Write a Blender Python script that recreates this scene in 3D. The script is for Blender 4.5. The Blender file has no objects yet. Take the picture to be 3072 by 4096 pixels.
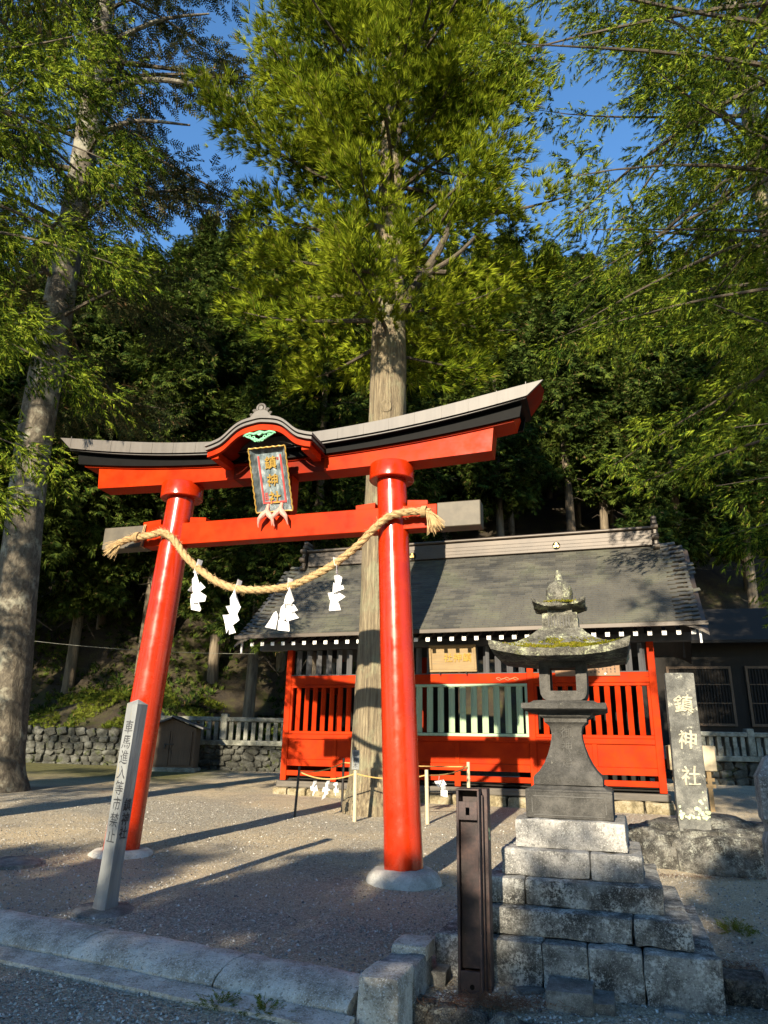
import bpy, bmesh, math, random
import numpy as np
from mathutils import Vector, Matrix, noise as mnoise

rnd = random.Random(7)
rng = np.random.default_rng(7)
R_ = math.radians
S = bpy.context.scene
COL = S.collection

# ------------------------------------------------------------------ camera
EYE = 1.54
FPX, PITCH, ROLL = 2860.0, R_(18.413), R_(1.218)
_F = np.array([0, math.cos(PITCH), math.sin(PITCH)])
_R0 = np.array([1.0, 0, 0]); _U0 = np.cross(_R0, _F)
_c, _s = math.cos(ROLL), math.sin(ROLL)
CR, CU, CF = _c*_R0+_s*_U0, -_s*_R0+_c*_U0, _F
CAM = np.array([0, 0, EYE])
cam_d = bpy.data.cameras.new('camera'); cam = bpy.data.objects.new('camera', cam_d); COL.objects.link(cam)
cam_d.sensor_fit = 'VERTICAL'; cam_d.sensor_height = 36.0; cam_d.sensor_width = 27.0
cam_d.lens = FPX/4096*36.0
cam_d.clip_start = 0.05; cam_d.clip_end = 2000
m = Matrix.Identity(4)
for i in range(3):
    m[i][0], m[i][1], m[i][2], m[i][3] = CR[i], CU[i], -CF[i], CAM[i]
cam.matrix_world = m
S.camera = cam

# ------------------------------------------------------------------ light
SUN_AZ, SUN_EL = R_(19.65), R_(19.1)        # direction the light travels (right of +Y), height of the sun
w = bpy.data.worlds.new('World'); S.world = w; w.use_nodes = True
nt = w.node_tree
sky = nt.nodes.new('ShaderNodeTexSky'); sky.sky_type = 'NISHITA'; sky.sun_disc = False
sky.sun_elevation = SUN_EL; sky.sun_rotation = math.pi+SUN_AZ
sky.altitude = 900; sky.air_density = 1.0; sky.dust_density = 0.0; sky.ozone_density = 2.0
bg = nt.nodes['Background']; bg.inputs['Strength'].default_value = 0.13
hs = nt.nodes.new('ShaderNodeHueSaturation'); hs.inputs['Saturation'].default_value = 1.18
nt.links.new(sky.outputs[0], hs.inputs['Color']); nt.links.new(hs.outputs[0], bg.inputs['Color'])
sd = bpy.data.lights.new('sun', 'SUN'); sd.energy = 5.0; sd.angle = R_(0.5); sd.color = (1.0, 0.87, 0.66)
sun = bpy.data.objects.new('sun', sd); COL.objects.link(sun)
sdir = Vector((math.sin(SUN_AZ)*math.cos(SUN_EL), math.cos(SUN_AZ)*math.cos(SUN_EL), -math.sin(SUN_EL)))
sun.rotation_euler = sdir.to_track_quat('-Z', 'Y').to_euler()
sun.location = (-20, -60, 30)
S.view_settings.view_transform = 'Standard'; S.view_settings.look = 'None'
S.view_settings.gamma = 1.0; S.view_settings.exposure = 1.36; S.view_settings.use_curve_mapping = False
S.cycles.max_bounces = 6; S.cycles.diffuse_bounces = 3; S.cycles.glossy_bounces = 2; S.cycles.transmission_bounces = 3

# ------------------------------------------------------------------ helpers
def ray(px, py):
    d = CF+CR*(px-1536)/FPX-CU*(py-2048)/FPX
    return d/d[1]
def at(px, py, Y):
    p = CAM+ray(px, py)*Y
    return Vector(p)
def smooth(a, b, x):
    t = np.clip((x-a)/(b-a), 0, 1); return t*t*(3-2*t)
def ground_z(x, y):
    x = np.asarray(x, float); y = np.asarray(y, float)
    z = 0.036*np.minimum(y, 23)-0.012*np.clip(x, -14, 14)
    z = z+0.02*np.clip(x, 0, 8)*smooth(9, 13, y)
    return z
def gz(x, y): return float(ground_z(x, y))
class Plane:                                  # a vertical reference plane: u to the right, y away, z up
    def __init__(s, o, yaw):
        s.o = np.array(o, float); s.yaw = yaw
        s.u = np.array([math.cos(yaw), -math.sin(yaw), 0]); s.a = np.array([math.sin(yaw), math.cos(yaw), 0])
    def px(s, px, py, off=0.0):               # pixel -> (u, z) on the plane 'off' metres in front
        d = ray(px, py); o = s.o-s.a*off
        t = ((o-CAM)@s.a)/(d@s.a); q = CAM+d*t-s.o
        return float(q@s.u), float(q[2])
BP = Plane(at(2665, 3175, 14.0), R_(18.76))   # front of the hall
TP = Plane(at(1615, 3480, 8.0), R_(17.0))     # torii axis

def tag(o, label=None, cat=None, group=None, kind=None):
    if label: o['label'] = label
    if cat: o['category'] = cat
    if group: o['group'] = group
    if kind: o['kind'] = kind
    return o
def empty(name, loc=(0, 0, 0), rz=0.0):
    o = bpy.data.objects.new(name, None); COL.objects.link(o); o.location = loc; o.rotation_euler = (0, 0, rz)
    o.empty_display_size = 0.2
    return o
def link(name, me, parent=None, loc=None, rot=None):
    o = bpy.data.objects.new(name, me); COL.objects.link(o)
    if parent: o.parent = parent
    if loc is not None: o.location = loc
    if rot is not None: o.rotation_euler = rot
    return o

class MB:                                     # collects shapes, links them as ONE mesh
    def __init__(s): s.bm = bmesh.new()
    def box(s, x0, x1, y0, y1, z0, z1, bev=0.0, mat=None, seg=1):
        r = bmesh.ops.create_cube(s.bm, size=1.0); vs = r['verts']
        for v in vs:
            v.co = Vector(((x0+x1)/2+v.co.x*(x1-x0), (y0+y1)/2+v.co.y*(y1-y0), (z0+z1)/2+v.co.z*(z1-z0)))
        if bev > 0:
            es = list({e for v in vs for e in v.link_edges})
            r2 = bmesh.ops.bevel(s.bm, geom=es, offset=bev, segments=seg, affect='EDGES', profile=0.6)
            vs = list({v for f in r2['faces'] for v in f.verts})
        if mat is not None:
            for v in vs: v.co = mat @ v.co
        return vs
    def grid(s, rows, close_u=False, close_v=False, cap=False):   # rows of points -> quads
        V = [[s.bm.verts.new(p) for p in row] for row in rows]
        n, k = len(V), len(V[0])
        for i in range(n if close_v else n-1):
            a, b = V[i], V[(i+1) % n]
            for j in range(k if close_u else k-1):
                j2 = (j+1) % k
                try: s.bm.faces.new((a[j], a[j2], b[j2], b[j]))
                except ValueError: pass
        if cap:
            for row, rev in ((V[0], True), (V[-1], False)):
                try: s.bm.faces.new(list(reversed(row)) if rev else row)
                except ValueError: pass
        return V
    def tube(s, pts, rad, n=10, cap=True, twist=0.0):
        pts = [Vector(p) for p in pts]; k = len(pts)
        if not hasattr(rad, '__len__'): rad = [rad]*k
        rows = []; up = Vector((0, 0, 1)); prev = None
        for i, p in enumerate(pts):
            t = (pts[min(i+1, k-1)]-pts[max(i-1, 0)]).normalized()
            if prev is None:
                a = t.cross(up if abs(t.z) < 0.9 else Vector((1, 0, 0))).normalized()
            else:
                a = (prev-t*prev.dot(t)).normalized()
            prev = a; b = t.cross(a)
            rows.append([p+(a*math.cos(2*math.pi*j/n)+b*math.sin(2*math.pi*j/n))*rad[i] for j in range(n)])
        return s.grid(rows, close_u=True, cap=cap)
    def lathe(s, prof, n=24, c=(0, 0)):
        rows = [[(c[0]+r*math.cos(2*math.pi*j/n), c[1]+r*math.sin(2*math.pi*j/n), z) for j in range(n)] for r, z in prof]
        return s.grid(rows, close_u=True, cap=True)
    def square(s, prof, n=1):                 # square loft: prof of (half width, z)
        rows = []
        for h, z in prof:
            row = []
            for (ax, ay), (bx, by) in (((-1, -1), (1, -1)), ((1, -1), (1, 1)), ((1, 1), (-1, 1)), ((-1, 1), (-1, -1))):
                for k in range(n): row.append((h*(ax+(bx-ax)*k/n), h*(ay+(by-ay)*k/n), z))
            rows.append(row)
        return s.grid(rows, close_u=True, cap=True)
    def prism(s, poly, y0, y1, axis='y'):     # polygon in (x,z) pulled along y
        if axis == 'y': a = [(x, y0, z) for x, z in poly]; b = [(x, y1, z) for x, z in poly]
        else: a = [(y0, x, z) for x, z in poly]; b = [(y1, x, z) for x, z in poly]
        return s.grid([a, b], close_u=True, cap=True)
    def rough(s, amp, scale, cuts=0, seed=0.0):
        if cuts:
            bmesh.ops.subdivide_edges(s.bm, edges=[e for e in s.bm.edges if e.calc_length() > 0.05], cuts=cuts, use_grid_fill=True)
        s.bm.normal_update()
        for v in s.bm.verts:
            q = v.co*scale+Vector((seed, seed*1.7, seed*0.3))
            v.co = v.co+v.normal*amp*mnoise.fractal(q, 0.8, 2.0, 3)
    def build(s, name, mat, parent=None, loc=None, rot=None, smooth=False, kind=None):
        me = s.mesh(name, mat, smooth)
        o = link(name, me, parent, loc, rot)
        if kind: o['kind'] = kind
        return o
    def mesh(s, name, mat, smooth=False):
        bmesh.ops.recalc_face_normals(s.bm, faces=s.bm.faces)
        me = bpy.data.meshes.new(name); s.bm.to_mesh(me); s.bm.free()
        me.materials.append(mat)
        if smooth:
            me.polygons.foreach_set('use_smooth', [True]*len(me.polygons))
            me.set_sharp_from_angle(angle=R_(38))
        return me
def quads_mesh(name, Q, mat):                 # Q: (n,k,3) array -> mesh of n loose k-cornered faces
    n, k = Q.shape[0], Q.shape[1]; me = bpy.data.meshes.new(name)
    me.vertices.add(n*k); me.vertices.foreach_set('co', np.ascontiguousarray(Q, dtype=np.float32).ravel())
    me.loops.add(n*k); me.loops.foreach_set('vertex_index', np.arange(n*k, dtype=np.int32))
    me.polygons.add(n); me.polygons.foreach_set('loop_start', np.arange(n, dtype=np.int32)*k)
    me.update(calc_edges=True); me.materials.append(mat)
    return me

# ------------------------------------------------------------------ materials
class Mat:
    def __init__(s, name):
        s.m = bpy.data.materials.new(name); s.m.use_nodes = True; s.t = s.m.node_tree; s.n = s.t.nodes
        s.b = s.n['Principled BSDF']; s.out = s.n['Material Output']
        s.geo = s.n.new('ShaderNodeNewGeometry')
    def vec(s, scale=(1, 1, 1), rz=0.0):
        mp = s.n.new('ShaderNodeMapping'); mp.inputs['Scale'].default_value = scale
        if rz:
            m0 = s.n.new('ShaderNodeMapping'); m0.inputs['Rotation'].default_value = (0, 0, rz)
            s.t.links.new(s.geo.outputs['Position'], m0.inputs[0]); s.t.links.new(m0.outputs[0], mp.inputs[0])
        else: s.t.links.new(s.geo.outputs['Position'], mp.inputs[0])
        return mp.outputs[0]
    def noise(s, scale, detail=4, rough=0.55, vec=None, dist=0.0):
        x = s.n.new('ShaderNodeTexNoise'); x.inputs['Scale'].default_value = scale
        x.inputs['Detail'].default_value = detail; x.inputs['Roughness'].default_value = rough; x.inputs['Distortion'].default_value = dist
        s.t.links.new(vec if vec is not None else s.geo.outputs['Position'], x.inputs['Vector'])
        return x.outputs['Fac']
    def voro(s, scale, out='Distance', vec=None, feature='F1'):
        x = s.n.new('ShaderNodeTexVoronoi'); x.feature = feature; x.inputs['Scale'].default_value = scale
        s.t.links.new(vec if vec is not None else s.geo.outputs['Position'], x.inputs['Vector'])
        return x.outputs[out]
    def ramp(s, fac, *stops):
        x = s.n.new('ShaderNodeValToRGB'); e = x.color_ramp.elements
        while len(e) > 1: e.remove(e[-1])
        for i, (p, c) in enumerate(stops):
            q = e[0] if i == 0 else e.new(p)
            q.position = p; q.color = (*c, 1) if hasattr(c, '__len__') else (c, c, c, 1)
        s.t.links.new(fac, x.inputs[0]); return x.outputs[0]
    def mix(s, fac, a, b, mode='MIX'):
        x = s.n.new('ShaderNodeMix'); x.data_type = 'RGBA'; x.blend_type = mode
        for inp, v in ((x.inputs[0], fac), (x.inputs[6], a), (x.inputs[7], b)):
            if hasattr(v, 'is_linked') or hasattr(v, 'links'): s.t.links.new(v, inp)
            elif hasattr(v, '__len__'): inp.default_value = (*v, 1)
            else: inp.default_value = v
        return x.outputs[2]
    def math(s, op, a, b=0.0):
        x = s.n.new('ShaderNodeMath'); x.operation = op
        for i, v in enumerate((a, b)):
            if hasattr(v, 'links'): s.t.links.new(v, x.inputs[i])
            else: x.inputs[i].default_value = v
        return x.outputs[0]
    def color(s, c):
        if hasattr(c, 'links'): s.t.links.new(c, s.b.inputs['Base Color'])
        else: s.b.inputs['Base Color'].default_value = (*c, 1)
    def rough(s, v):
        if hasattr(v, 'links'): s.t.links.new(v, s.b.inputs['Roughness'])
        else: s.b.inputs['Roughness'].default_value = v
    def bump(s, h, strength=0.5, dist=0.01, prev=None):
        x = s.n.new('ShaderNodeBump'); x.inputs['Strength'].default_value = strength; x.inputs['Distance'].default_value = dist
        s.t.links.new(h, x.inputs['Height'])
        if prev is not None: s.t.links.new(prev, x.inputs['Normal'])
        s.t.links.new(x.outputs[0], s.b.inputs['Normal']); return x.outputs[0]

def stone(name, c_dark, c_mid, c_light, grain=90, patch=4.0, lichen=None, lichen_amt=0.6, moss=None, moss_amt=0.6, speck=0.35, bump=0.6, bd=0.012):
    a = Mat(name)
    p = a.noise(patch, 8, 0.72)
    c = a.ramp(p, (0.40, c_dark), (0.5, c_mid), (0.60, c_light))
    g = a.noise(grain, 2, 0.8); g2 = a.noise(grain*2.3, 2, 0.8)
    hi = tuple(min(0.8, k*1.9) for k in c_light); lo = tuple(k*0.35 for k in c_dark)
    c = a.mix(a.ramp(g, (0.36, speck), (0.44, 0.0)), c, lo)
    c = a.mix(a.ramp(g2, (0.56, 0.0), (0.64, speck)), c, hi)
    if lichen:
        l = a.noise(7.0, 9, 0.80)
        l2 = a.noise(55.0, 3, 0.8)
        f = a.math('MULTIPLY', a.ramp(l, (lichen_amt-0.05, 0.0), (lichen_amt+0.03, 1.0)), a.ramp(l2, (0.42, 0.0), (0.54, 1.0)))
        c = a.mix(f, c, lichen)
    if moss:
        l = a.noise(3.2, 8, 0.75)
        c = a.mix(a.ramp(l, (moss_amt-0.03, 0.0), (moss_amt+0.04, 0.9)), c, moss)
    a.color(c); a.rough(0.9); a.b.inputs['Specular IOR Level'].default_value = 0.25
    b1 = a.bump(a.math('ADD', g, a.noise(grain*0.4, 4, 0.75)), bump, bd*0.7)
    a.bump(p, bump*0.6, bd*2.5, b1)
    return a.m
def wood(name, c1, c2, axis='x', rz=0.0, scale=1.0, rough=0.75, bump=0.4, wear=None, wear_amt=0.62):
    a = Mat(name)
    sc = {'x': (1.2, 22, 22), 'y': (22, 1.2, 22), 'z': (22, 22, 1.2)}[axis]
    v = a.vec(tuple(k*scale for k in sc), rz)
    n = a.noise(1.0, 5, 0.65, v, 0.6)
    c = a.ramp(n, (0.3, c1), (0.7, c2))
    c = a.mix(0.35, c, a.ramp(a.noise(2.3, 3, 0.6), (0.3, c1), (0.7, c2)))
    if wear:
        f = a.ramp(a.noise(5.0, 6, 0.75, a.vec(tuple(k*0.35 for k in sc), rz), 1.0), (wear_amt, 0.0), (wear_amt+0.05, 1.0))
        c = a.mix(f, c, wear)
    a.color(c); a.rough(rough); a.bump(n, bump, 0.006)
    return a.m
def lacquer(name, c, c2, rough=0.3, bumpy=0.12, axis='x', rz=0.0, chips=None):
    a = Mat(name)
    sc = {'x': (0.8, 14, 14), 'z': (14, 14, 0.8)}[axis]
    n = a.noise(1.0, 5, 0.6, a.vec(sc, rz), 0.8)
    col = a.ramp(a.noise(3.0, 4, 0.6), (0.3, c2), (0.65, c))
    col = a.mix(a.ramp(n, (0.62, 0.0), (0.75, 0.35)), col, c2)
    if chips:
        f = a.ramp(a.noise(1.6, 7, 0.8, a.vec((2, 12, 12), rz), 1.5), (0.665, 0.0), (0.68, 1.0))
        col = a.mix(f, col, chips)
    sc2 = a.noise(2.6, 9, 0.82, a.vec((3, 3, 1) if axis == 'z' else (1, 5, 5), rz))
    col = a.mix(a.ramp(sc2, (0.615, 0.0), (0.66, 0.75)), col, (0.10, 0.012, 0.006))
    col = a.mix(a.ramp(a.noise(21, 6, 0.8), (0.70, 0.0), (0.73, 0.6)), col, (0.30, 0.12, 0.06))
    a.color(col)
    a.rough(a.ramp(a.noise(6, 3, 0.6), (0.3, rough-0.08), (0.7, rough+0.14)))
    a.bump(n, bumpy, 0.004)
    a.b.inputs['Specular IOR Level'].default_value = 0.42 if rough < 0.3 else 0.05
    return a.m
def plain(name, c, rough=0.6, metal=0.0, var=0.2, scale=12, bump=0.0):
    a = Mat(name); c = tuple(c)
    n = a.noise(scale, 4, 0.6)
    a.color(a.ramp(n, (0.3, tuple(k*(1-var) for k in c)), (0.7, tuple(min(1, k*(1+var)) for k in c))))
    a.rough(rough); a.b.inputs['Metallic'].default_value = metal
    if bump: a.bump(n, bump, 0.004)
    return a.m
def leaf(name, c_dark, c_mid, c_yellow, trans=0.35, clump=0.7):
    a = Mat(name)
    n = a.noise(clump, 4, 0.6)
    isl = a.geo.outputs['Random Per Island']
    c = a.ramp(a.math('ADD', a.math('MULTIPLY', n, 0.72), a.math('MULTIPLY', isl, 0.28)), (0.34, c_dark), (0.46, c_mid), (0.58, c_yellow))
    c = a.mix(a.ramp(isl, (0.965, 0.0), (0.97, 0.8)), c, (0.17, 0.10, 0.05))
    d = a.n.new('ShaderNodeBsdfDiffuse'); t = a.n.new('ShaderNodeBsdfTranslucent'); mx = a.n.new('ShaderNodeMixShader')
    mx.inputs[0].default_value = trans
    a.t.links.new(c, d.inputs[0]); a.t.links.new(c, t.inputs[0])
    a.t.links.new(d.outputs[0], mx.inputs[1]); a.t.links.new(t.outputs[0], mx.inputs[2])
    a.t.links.new(mx.outputs[0], a.out.inputs[0]); a.n.remove(a.b)
    return a.m
def bark(name, c1, c2, c3, sc=(9, 9, 1.1), bump=0.9, bd=0.05, patch=None):
    a = Mat(name)
    v = a.vec(sc)
    n = a.noise(1.0, 6, 0.68, v, 0.7)
    c = a.ramp(n, (0.32, c1), (0.5, c2), (0.68, c3))
    if patch: c = a.mix(a.ramp(a.noise(1.7, 5, 0.7), (0.52, 0.0), (0.6, 0.6)), c, patch)
    a.color(c); a.rough(0.9); b1 = a.bump(n, bump, bd)
    a.bump(a.noise(45, 4, 0.7), 0.5, 0.01, b1)
    return a.m

RED = (0.40, 0.028, 0.002); RED2 = (0.28, 0.015, 0.002)
M = {}
M['red_post'] = lacquer('red_lacquer_pillar', (0.38, 0.023, 0.002), (0.31, 0.016, 0.002), 0.22, 0.10, 'z')
M['red_beam'] = lacquer('red_lacquer_beam', RED, RED2, 0.36, 0.3, 'x', R_(17))
M['red_hall'] = lacquer('red_hall_paint', (0.40, 0.031, 0.004), (0.27, 0.016, 0.003), 0.6, 0.35, 'x', R_(18.76))
M['red_hall_up'] = lacquer('red_hall_paint_upright', (0.40, 0.031, 0.004), (0.30, 0.018, 0.003), 0.6, 0.3, 'z')
M['red_old_shade'] = lacquer('worn_shade_red', (0.22, 0.016, 0.004), (0.09, 0.014, 0.008), 0.5, 0.5, 'x', R_(17))  # beam red darkened for wear and for the gable's shade on the beam
M['copper_grey'] = wood('weathered_copper_strip', (0.062, 0.053, 0.045), (0.115, 0.10, 0.085), 'z', 0, 0.4, 0.5, 0.12)
M['black_lacquer'] = plain('black_lacquer', (0.003, 0.003, 0.003), 0.6, 0, 0.3); M['black_lacquer'].node_tree.nodes['Principled BSDF'].inputs['Specular IOR Level'].default_value = 0.08
M['grey_cap'] = plain('grey_metal_cap', (0.075, 0.062, 0.042), 0.6, 0.1, 0.25, 7, 0.15)
M['gold'] = plain('gold_leaf', (0.42, 0.26, 0.055), 0.35, 0.25, 0.25, 30, 0.3)
M['plaque_ground'] = None
M['green_paint'] = wood('pale_green_paint', (0.24, 0.34, 0.22), (0.35, 0.45, 0.29), 'z', 0, 0.7, 0.65, 0.25, (0.45, 0.48, 0.38), 0.66)
M['jade'] = plain('jade_green_paint', (0.16, 0.42, 0.24), 0.5, 0, 0.25, 20)
M['black_wood'] = wood('blackened_wood', (0.035, 0.035, 0.038), (0.085, 0.085, 0.09), 'z', 0, 1.0, 0.6)
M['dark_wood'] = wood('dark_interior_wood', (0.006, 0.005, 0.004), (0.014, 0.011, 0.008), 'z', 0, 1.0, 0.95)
M['sill_wood'] = wood('weathered_sill', (0.05, 0.045, 0.038), (0.15, 0.13, 0.105), 'x', R_(18.76), 0.9, 0.85, 0.7)
M['board_wood'] = wood('old_signboard', (0.19, 0.125, 0.055), (0.31, 0.22, 0.11), 'x', R_(18.76), 0.8, 0.8, 0.3, (0.20, 0.15, 0.09), 0.55)
M['board_dark'] = wood('brown_signboard', (0.17, 0.095, 0.05), (0.26, 0.155, 0.085), 'x', R_(18.76), 0.8)
M['white_paint'] = plain('white_paint', (0.8, 0.79, 0.76), 0.6, 0, 0.04)
M['paper'] = plain('white_paper', (0.82, 0.81, 0.79), 0.75, 0, 0.03)
M['ink'] = plain('black_ink', (0.012, 0.012, 0.014), 0.7, 0, 0.3, 60)
M['faded_ink'] = plain('faded_black_ink', (0.028, 0.030, 0.034), 0.8, 0, 0.5, 50)
M['red_ink'] = plain('red_seal_ink', (0.42, 0.05, 0.045), 0.6, 0, 0.2)
M['straw'] = wood('straw_rope', (0.27, 0.17, 0.07), (0.48, 0.34, 0.165), 'x', 0, 1.4, 0.9, 0.9)
M['pink'] = plain('faded_pink_carving', (0.55, 0.24, 0.19), 0.7, 0, 0.25, 30)
M['torii_stone'] = stone('torii_base_stone', (0.30, 0.28, 0.24), (0.42, 0.395, 0.345), (0.52, 0.495, 0.44), 55, 3.0, None, speck=0.3)
M['granite_blue'] = stone('blue_grey_granite', (0.12, 0.118, 0.112), (0.21, 0.205, 0.195), (0.33, 0.32, 0.30), 48, 5.0, (0.48, 0.48, 0.45), 0.60, speck=0.5)
M['granite_old'] = stone('old_lichened_granite', (0.045, 0.044, 0.040), (0.125, 0.122, 0.112), (0.25, 0.245, 0.225), 45, 4.0, (0.46, 0.455, 0.42), 0.53, (0.05, 0.055, 0.02), 0.70, speck=0.5)
M['lantern_stone'] = stone('lantern_andesite', (0.034, 0.033, 0.030), (0.054, 0.052, 0.048), (0.085, 0.081, 0.074), 70, 4.0, (0.34, 0.33, 0.28), 0.66, speck=0.3, bump=0.4)
M['lantern_roof'] = stone('lichened_lantern_roof', (0.045, 0.043, 0.036), (0.09, 0.086, 0.07), (0.17, 0.163, 0.133), 50, 8.0, (0.42, 0.44, 0.28), 0.56, (0.10, 0.10, 0.015), 0.62, speck=0.4, bump=0.9)
M['moss'] = leaf('bright_moss', (0.07, 0.075, 0.006), (0.13, 0.13, 0.012), (0.20, 0.18, 0.02), 0.2, 8.0)
M['marker_stone'] = stone('marker_stone', (0.06, 0.06, 0.055), (0.105, 0.105, 0.096), (0.18, 0.176, 0.155), 70, 2.4, (0.38, 0.37, 0.30), 0.60, speck=0.3, bump=0.35)
M['carved_light'] = plain('lichen_filled_carving', (0.34, 0.315, 0.235), 0.9, 0, 0.3, 25)
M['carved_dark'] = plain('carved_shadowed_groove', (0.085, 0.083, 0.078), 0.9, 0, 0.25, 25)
M['lichen'] = plain('pale_green_lichen', (0.44, 0.50, 0.30), 0.95, 0, 0.25, 40, 0.6)
M['boulder'] = stone('dark_boulder', (0.035, 0.033, 0.028), (0.085, 0.08, 0.07), (0.20, 0.19, 0.165), 50, 5.0, (0.33, 0.33, 0.28), 0.555, (0.07, 0.03, 0.012), 0.72, speck=0.4, bump=1.0, bd=0.03)
M['foot_stone'] = stone('yellowed_footing_stone', (0.10, 0.08, 0.045), (0.19, 0.155, 0.09), (0.27, 0.235, 0.16), 40, 5.0, None, speck=0.3)
M['kerb_stone'] = stone('pale_kerb_granite', (0.29, 0.255, 0.205), (0.47, 0.42, 0.345), (0.61, 0.56, 0.475), 42, 4.0, (0.56, 0.56, 0.53), 0.60, speck=0.6, bump=0.8)
M['flat_stone'] = stone('flat_grey_slab', (0.09, 0.085, 0.075), (0.15, 0.145, 0.13), (0.24, 0.235, 0.215), 60, 5.0, speck=0.35)
M['rusty_steel'] = None
M['sign_post'] = wood('weathered_grey_post', (0.10, 0.108, 0.112), (0.25, 0.26, 0.258), 'z', 0, 0.7, 0.85, 0.7, (0.22, 0.19, 0.115), 0.60)
M['shed_wood'] = wood('brown_shed_boards', (0.055, 0.034, 0.02), (0.11, 0.072, 0.043), 'z', 0, 1.0, 0.8)
M['bamboo'] = wood('dry_bamboo', (0.36, 0.29, 0.18), (0.52, 0.44, 0.30), 'z', 0, 0.8, 0.7)
M['iron'] = plain('dark_iron', (0.03, 0.027, 0.026), 0.6, 0.4)
M['thin_rope'] = plain('thin_straw_rope', (0.42, 0.27, 0.09), 0.9, 0, 0.3, 60)
M['wall_stone'] = stone('mossy_wall_stone', (0.025, 0.025, 0.02), (0.055, 0.055, 0.046), (0.11, 0.11, 0.095), 40, 3.0, (0.22, 0.22, 0.18), 0.66, (0.04, 0.05, 0.012), 0.58, speck=0.3)
M['balustrade'] = stone('pale_balustrade_stone', (0.10, 0.10, 0.08), (0.19, 0.19, 0.155), (0.29, 0.29, 0.245), 50, 3.0, None, 0.6, (0.12, 0.13, 0.05), 0.64, speck=0.3)
M['litter'] = plain('rusty_needle_litter', (0.16, 0.065, 0.025), 0.95, 0, 0.4, 60)
M['trunk_cedar'] = bark('cedar_bark', (0.085, 0.062, 0.040), (0.21, 0.165, 0.10), (0.34, 0.28, 0.175), (24, 24, 1.3), 1.0, 0.09, (0.25, 0.245, 0.15))
M['trunk_fir'] = bark('fir_bark', (0.035, 0.028, 0.02), (0.09, 0.075, 0.053), (0.17, 0.148, 0.108), (11, 11, 6), 1.0, 0.035, (0.30, 0.29, 0.22))
M['trunk_dark'] = bark('forest_bark', (0.06, 0.045, 0.03), (0.13, 0.10, 0.065), (0.21, 0.17, 0.115))
M['branch'] = bark('branch_bark', (0.03, 0.024, 0.017), (0.06, 0.047, 0.032), (0.12, 0.095, 0.06), (12, 12, 12), 0.5, 0.02)
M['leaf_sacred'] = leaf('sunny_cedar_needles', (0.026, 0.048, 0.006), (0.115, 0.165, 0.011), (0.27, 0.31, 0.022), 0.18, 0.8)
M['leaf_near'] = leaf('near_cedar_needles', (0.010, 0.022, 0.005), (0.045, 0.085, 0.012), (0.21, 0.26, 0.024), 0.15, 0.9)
M['leaf_fir'] = leaf('dark_fir_needles', (0.020, 0.030, 0.014), (0.035, 0.048, 0.020), (0.075, 0.072, 0.03), 0.22, 0.9)
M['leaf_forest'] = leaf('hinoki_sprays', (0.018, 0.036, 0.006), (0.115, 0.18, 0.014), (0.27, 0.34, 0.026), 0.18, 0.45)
M['leaf_shaded'] = leaf('shaded_slope_needles', (0.010, 0.020, 0.006), (0.030, 0.052, 0.012), (0.085, 0.115, 0.02), 0.14, 0.5)  # darkened needles: colour carries the shade of the left slope
M['leaf_ground'] = leaf('ground_leaves', (0.06, 0.09, 0.012), (0.11, 0.15, 0.018), (0.17, 0.19, 0.03), 0.35, 1.2)
a = Mat('rusty_brown_steel')
n = a.noise(9, 6, 0.75)
c = a.ramp(n, (0.38, (0.015, 0.008, 0.008)), (0.55, (0.038, 0.019, 0.018)), (0.70, (0.085, 0.042, 0.032)))
c = a.mix(a.ramp(a.noise(38, 5, 0.75, dist=0.6), (0.69, 0.0), (0.72, 1.0)), c, (0.34, 0.27, 0.22))
a.color(c); a.rough(0.62); a.bump(n, 0.35, 0.005); M['rusty_steel'] = a.m
a = Mat('plaque_ground_colour')
n = a.noise(14, 6, 0.7, a.vec((1, 1, 0.35)))
c = a.ramp(n, (0.32, (0.03, 0.045, 0.05)), (0.52, (0.16, 0.20, 0.21)), (0.70, (0.40, 0.44, 0.44)))
a.color(c); a.rough(0.42); a.bump(n, 0.3, 0.004); M['plaque_ground'] = a.m
a = Mat('copper_shingle')
n = a.noise(1.1, 5, 0.65, dist=0.5)
c = a.ramp(n, (0.36, (0.048, 0.050, 0.052)), (0.50, (0.092, 0.090, 0.080)), (0.62, (0.130, 0.136, 0.098)))
c = a.mix(0.45, c, a.ramp(a.geo.outputs['Random Per Island'], (0.0, (0.04, 0.040, 0.038)), (1.0, (0.16, 0.15, 0.12))))
a.color(c); a.rough(a.ramp(a.noise(5, 3, 0.6), (0.3, 0.36), (0.7, 0.6))); a.b.inputs['Metallic'].default_value = 0.25
a.bump(a.noise(25, 3, 0.6), 0.15, 0.004); M['shingle'] = a.m
a = Mat('ridge_copper')
c = a.ramp(a.noise(1.3, 4, 0.6), (0.3, (0.036, 0.027, 0.02)), (0.7, (0.08, 0.06, 0.043)))
a.color(c); a.rough(0.5); a.b.inputs['Metallic'].default_value = 0.2; M['ridge'] = a.m
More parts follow.
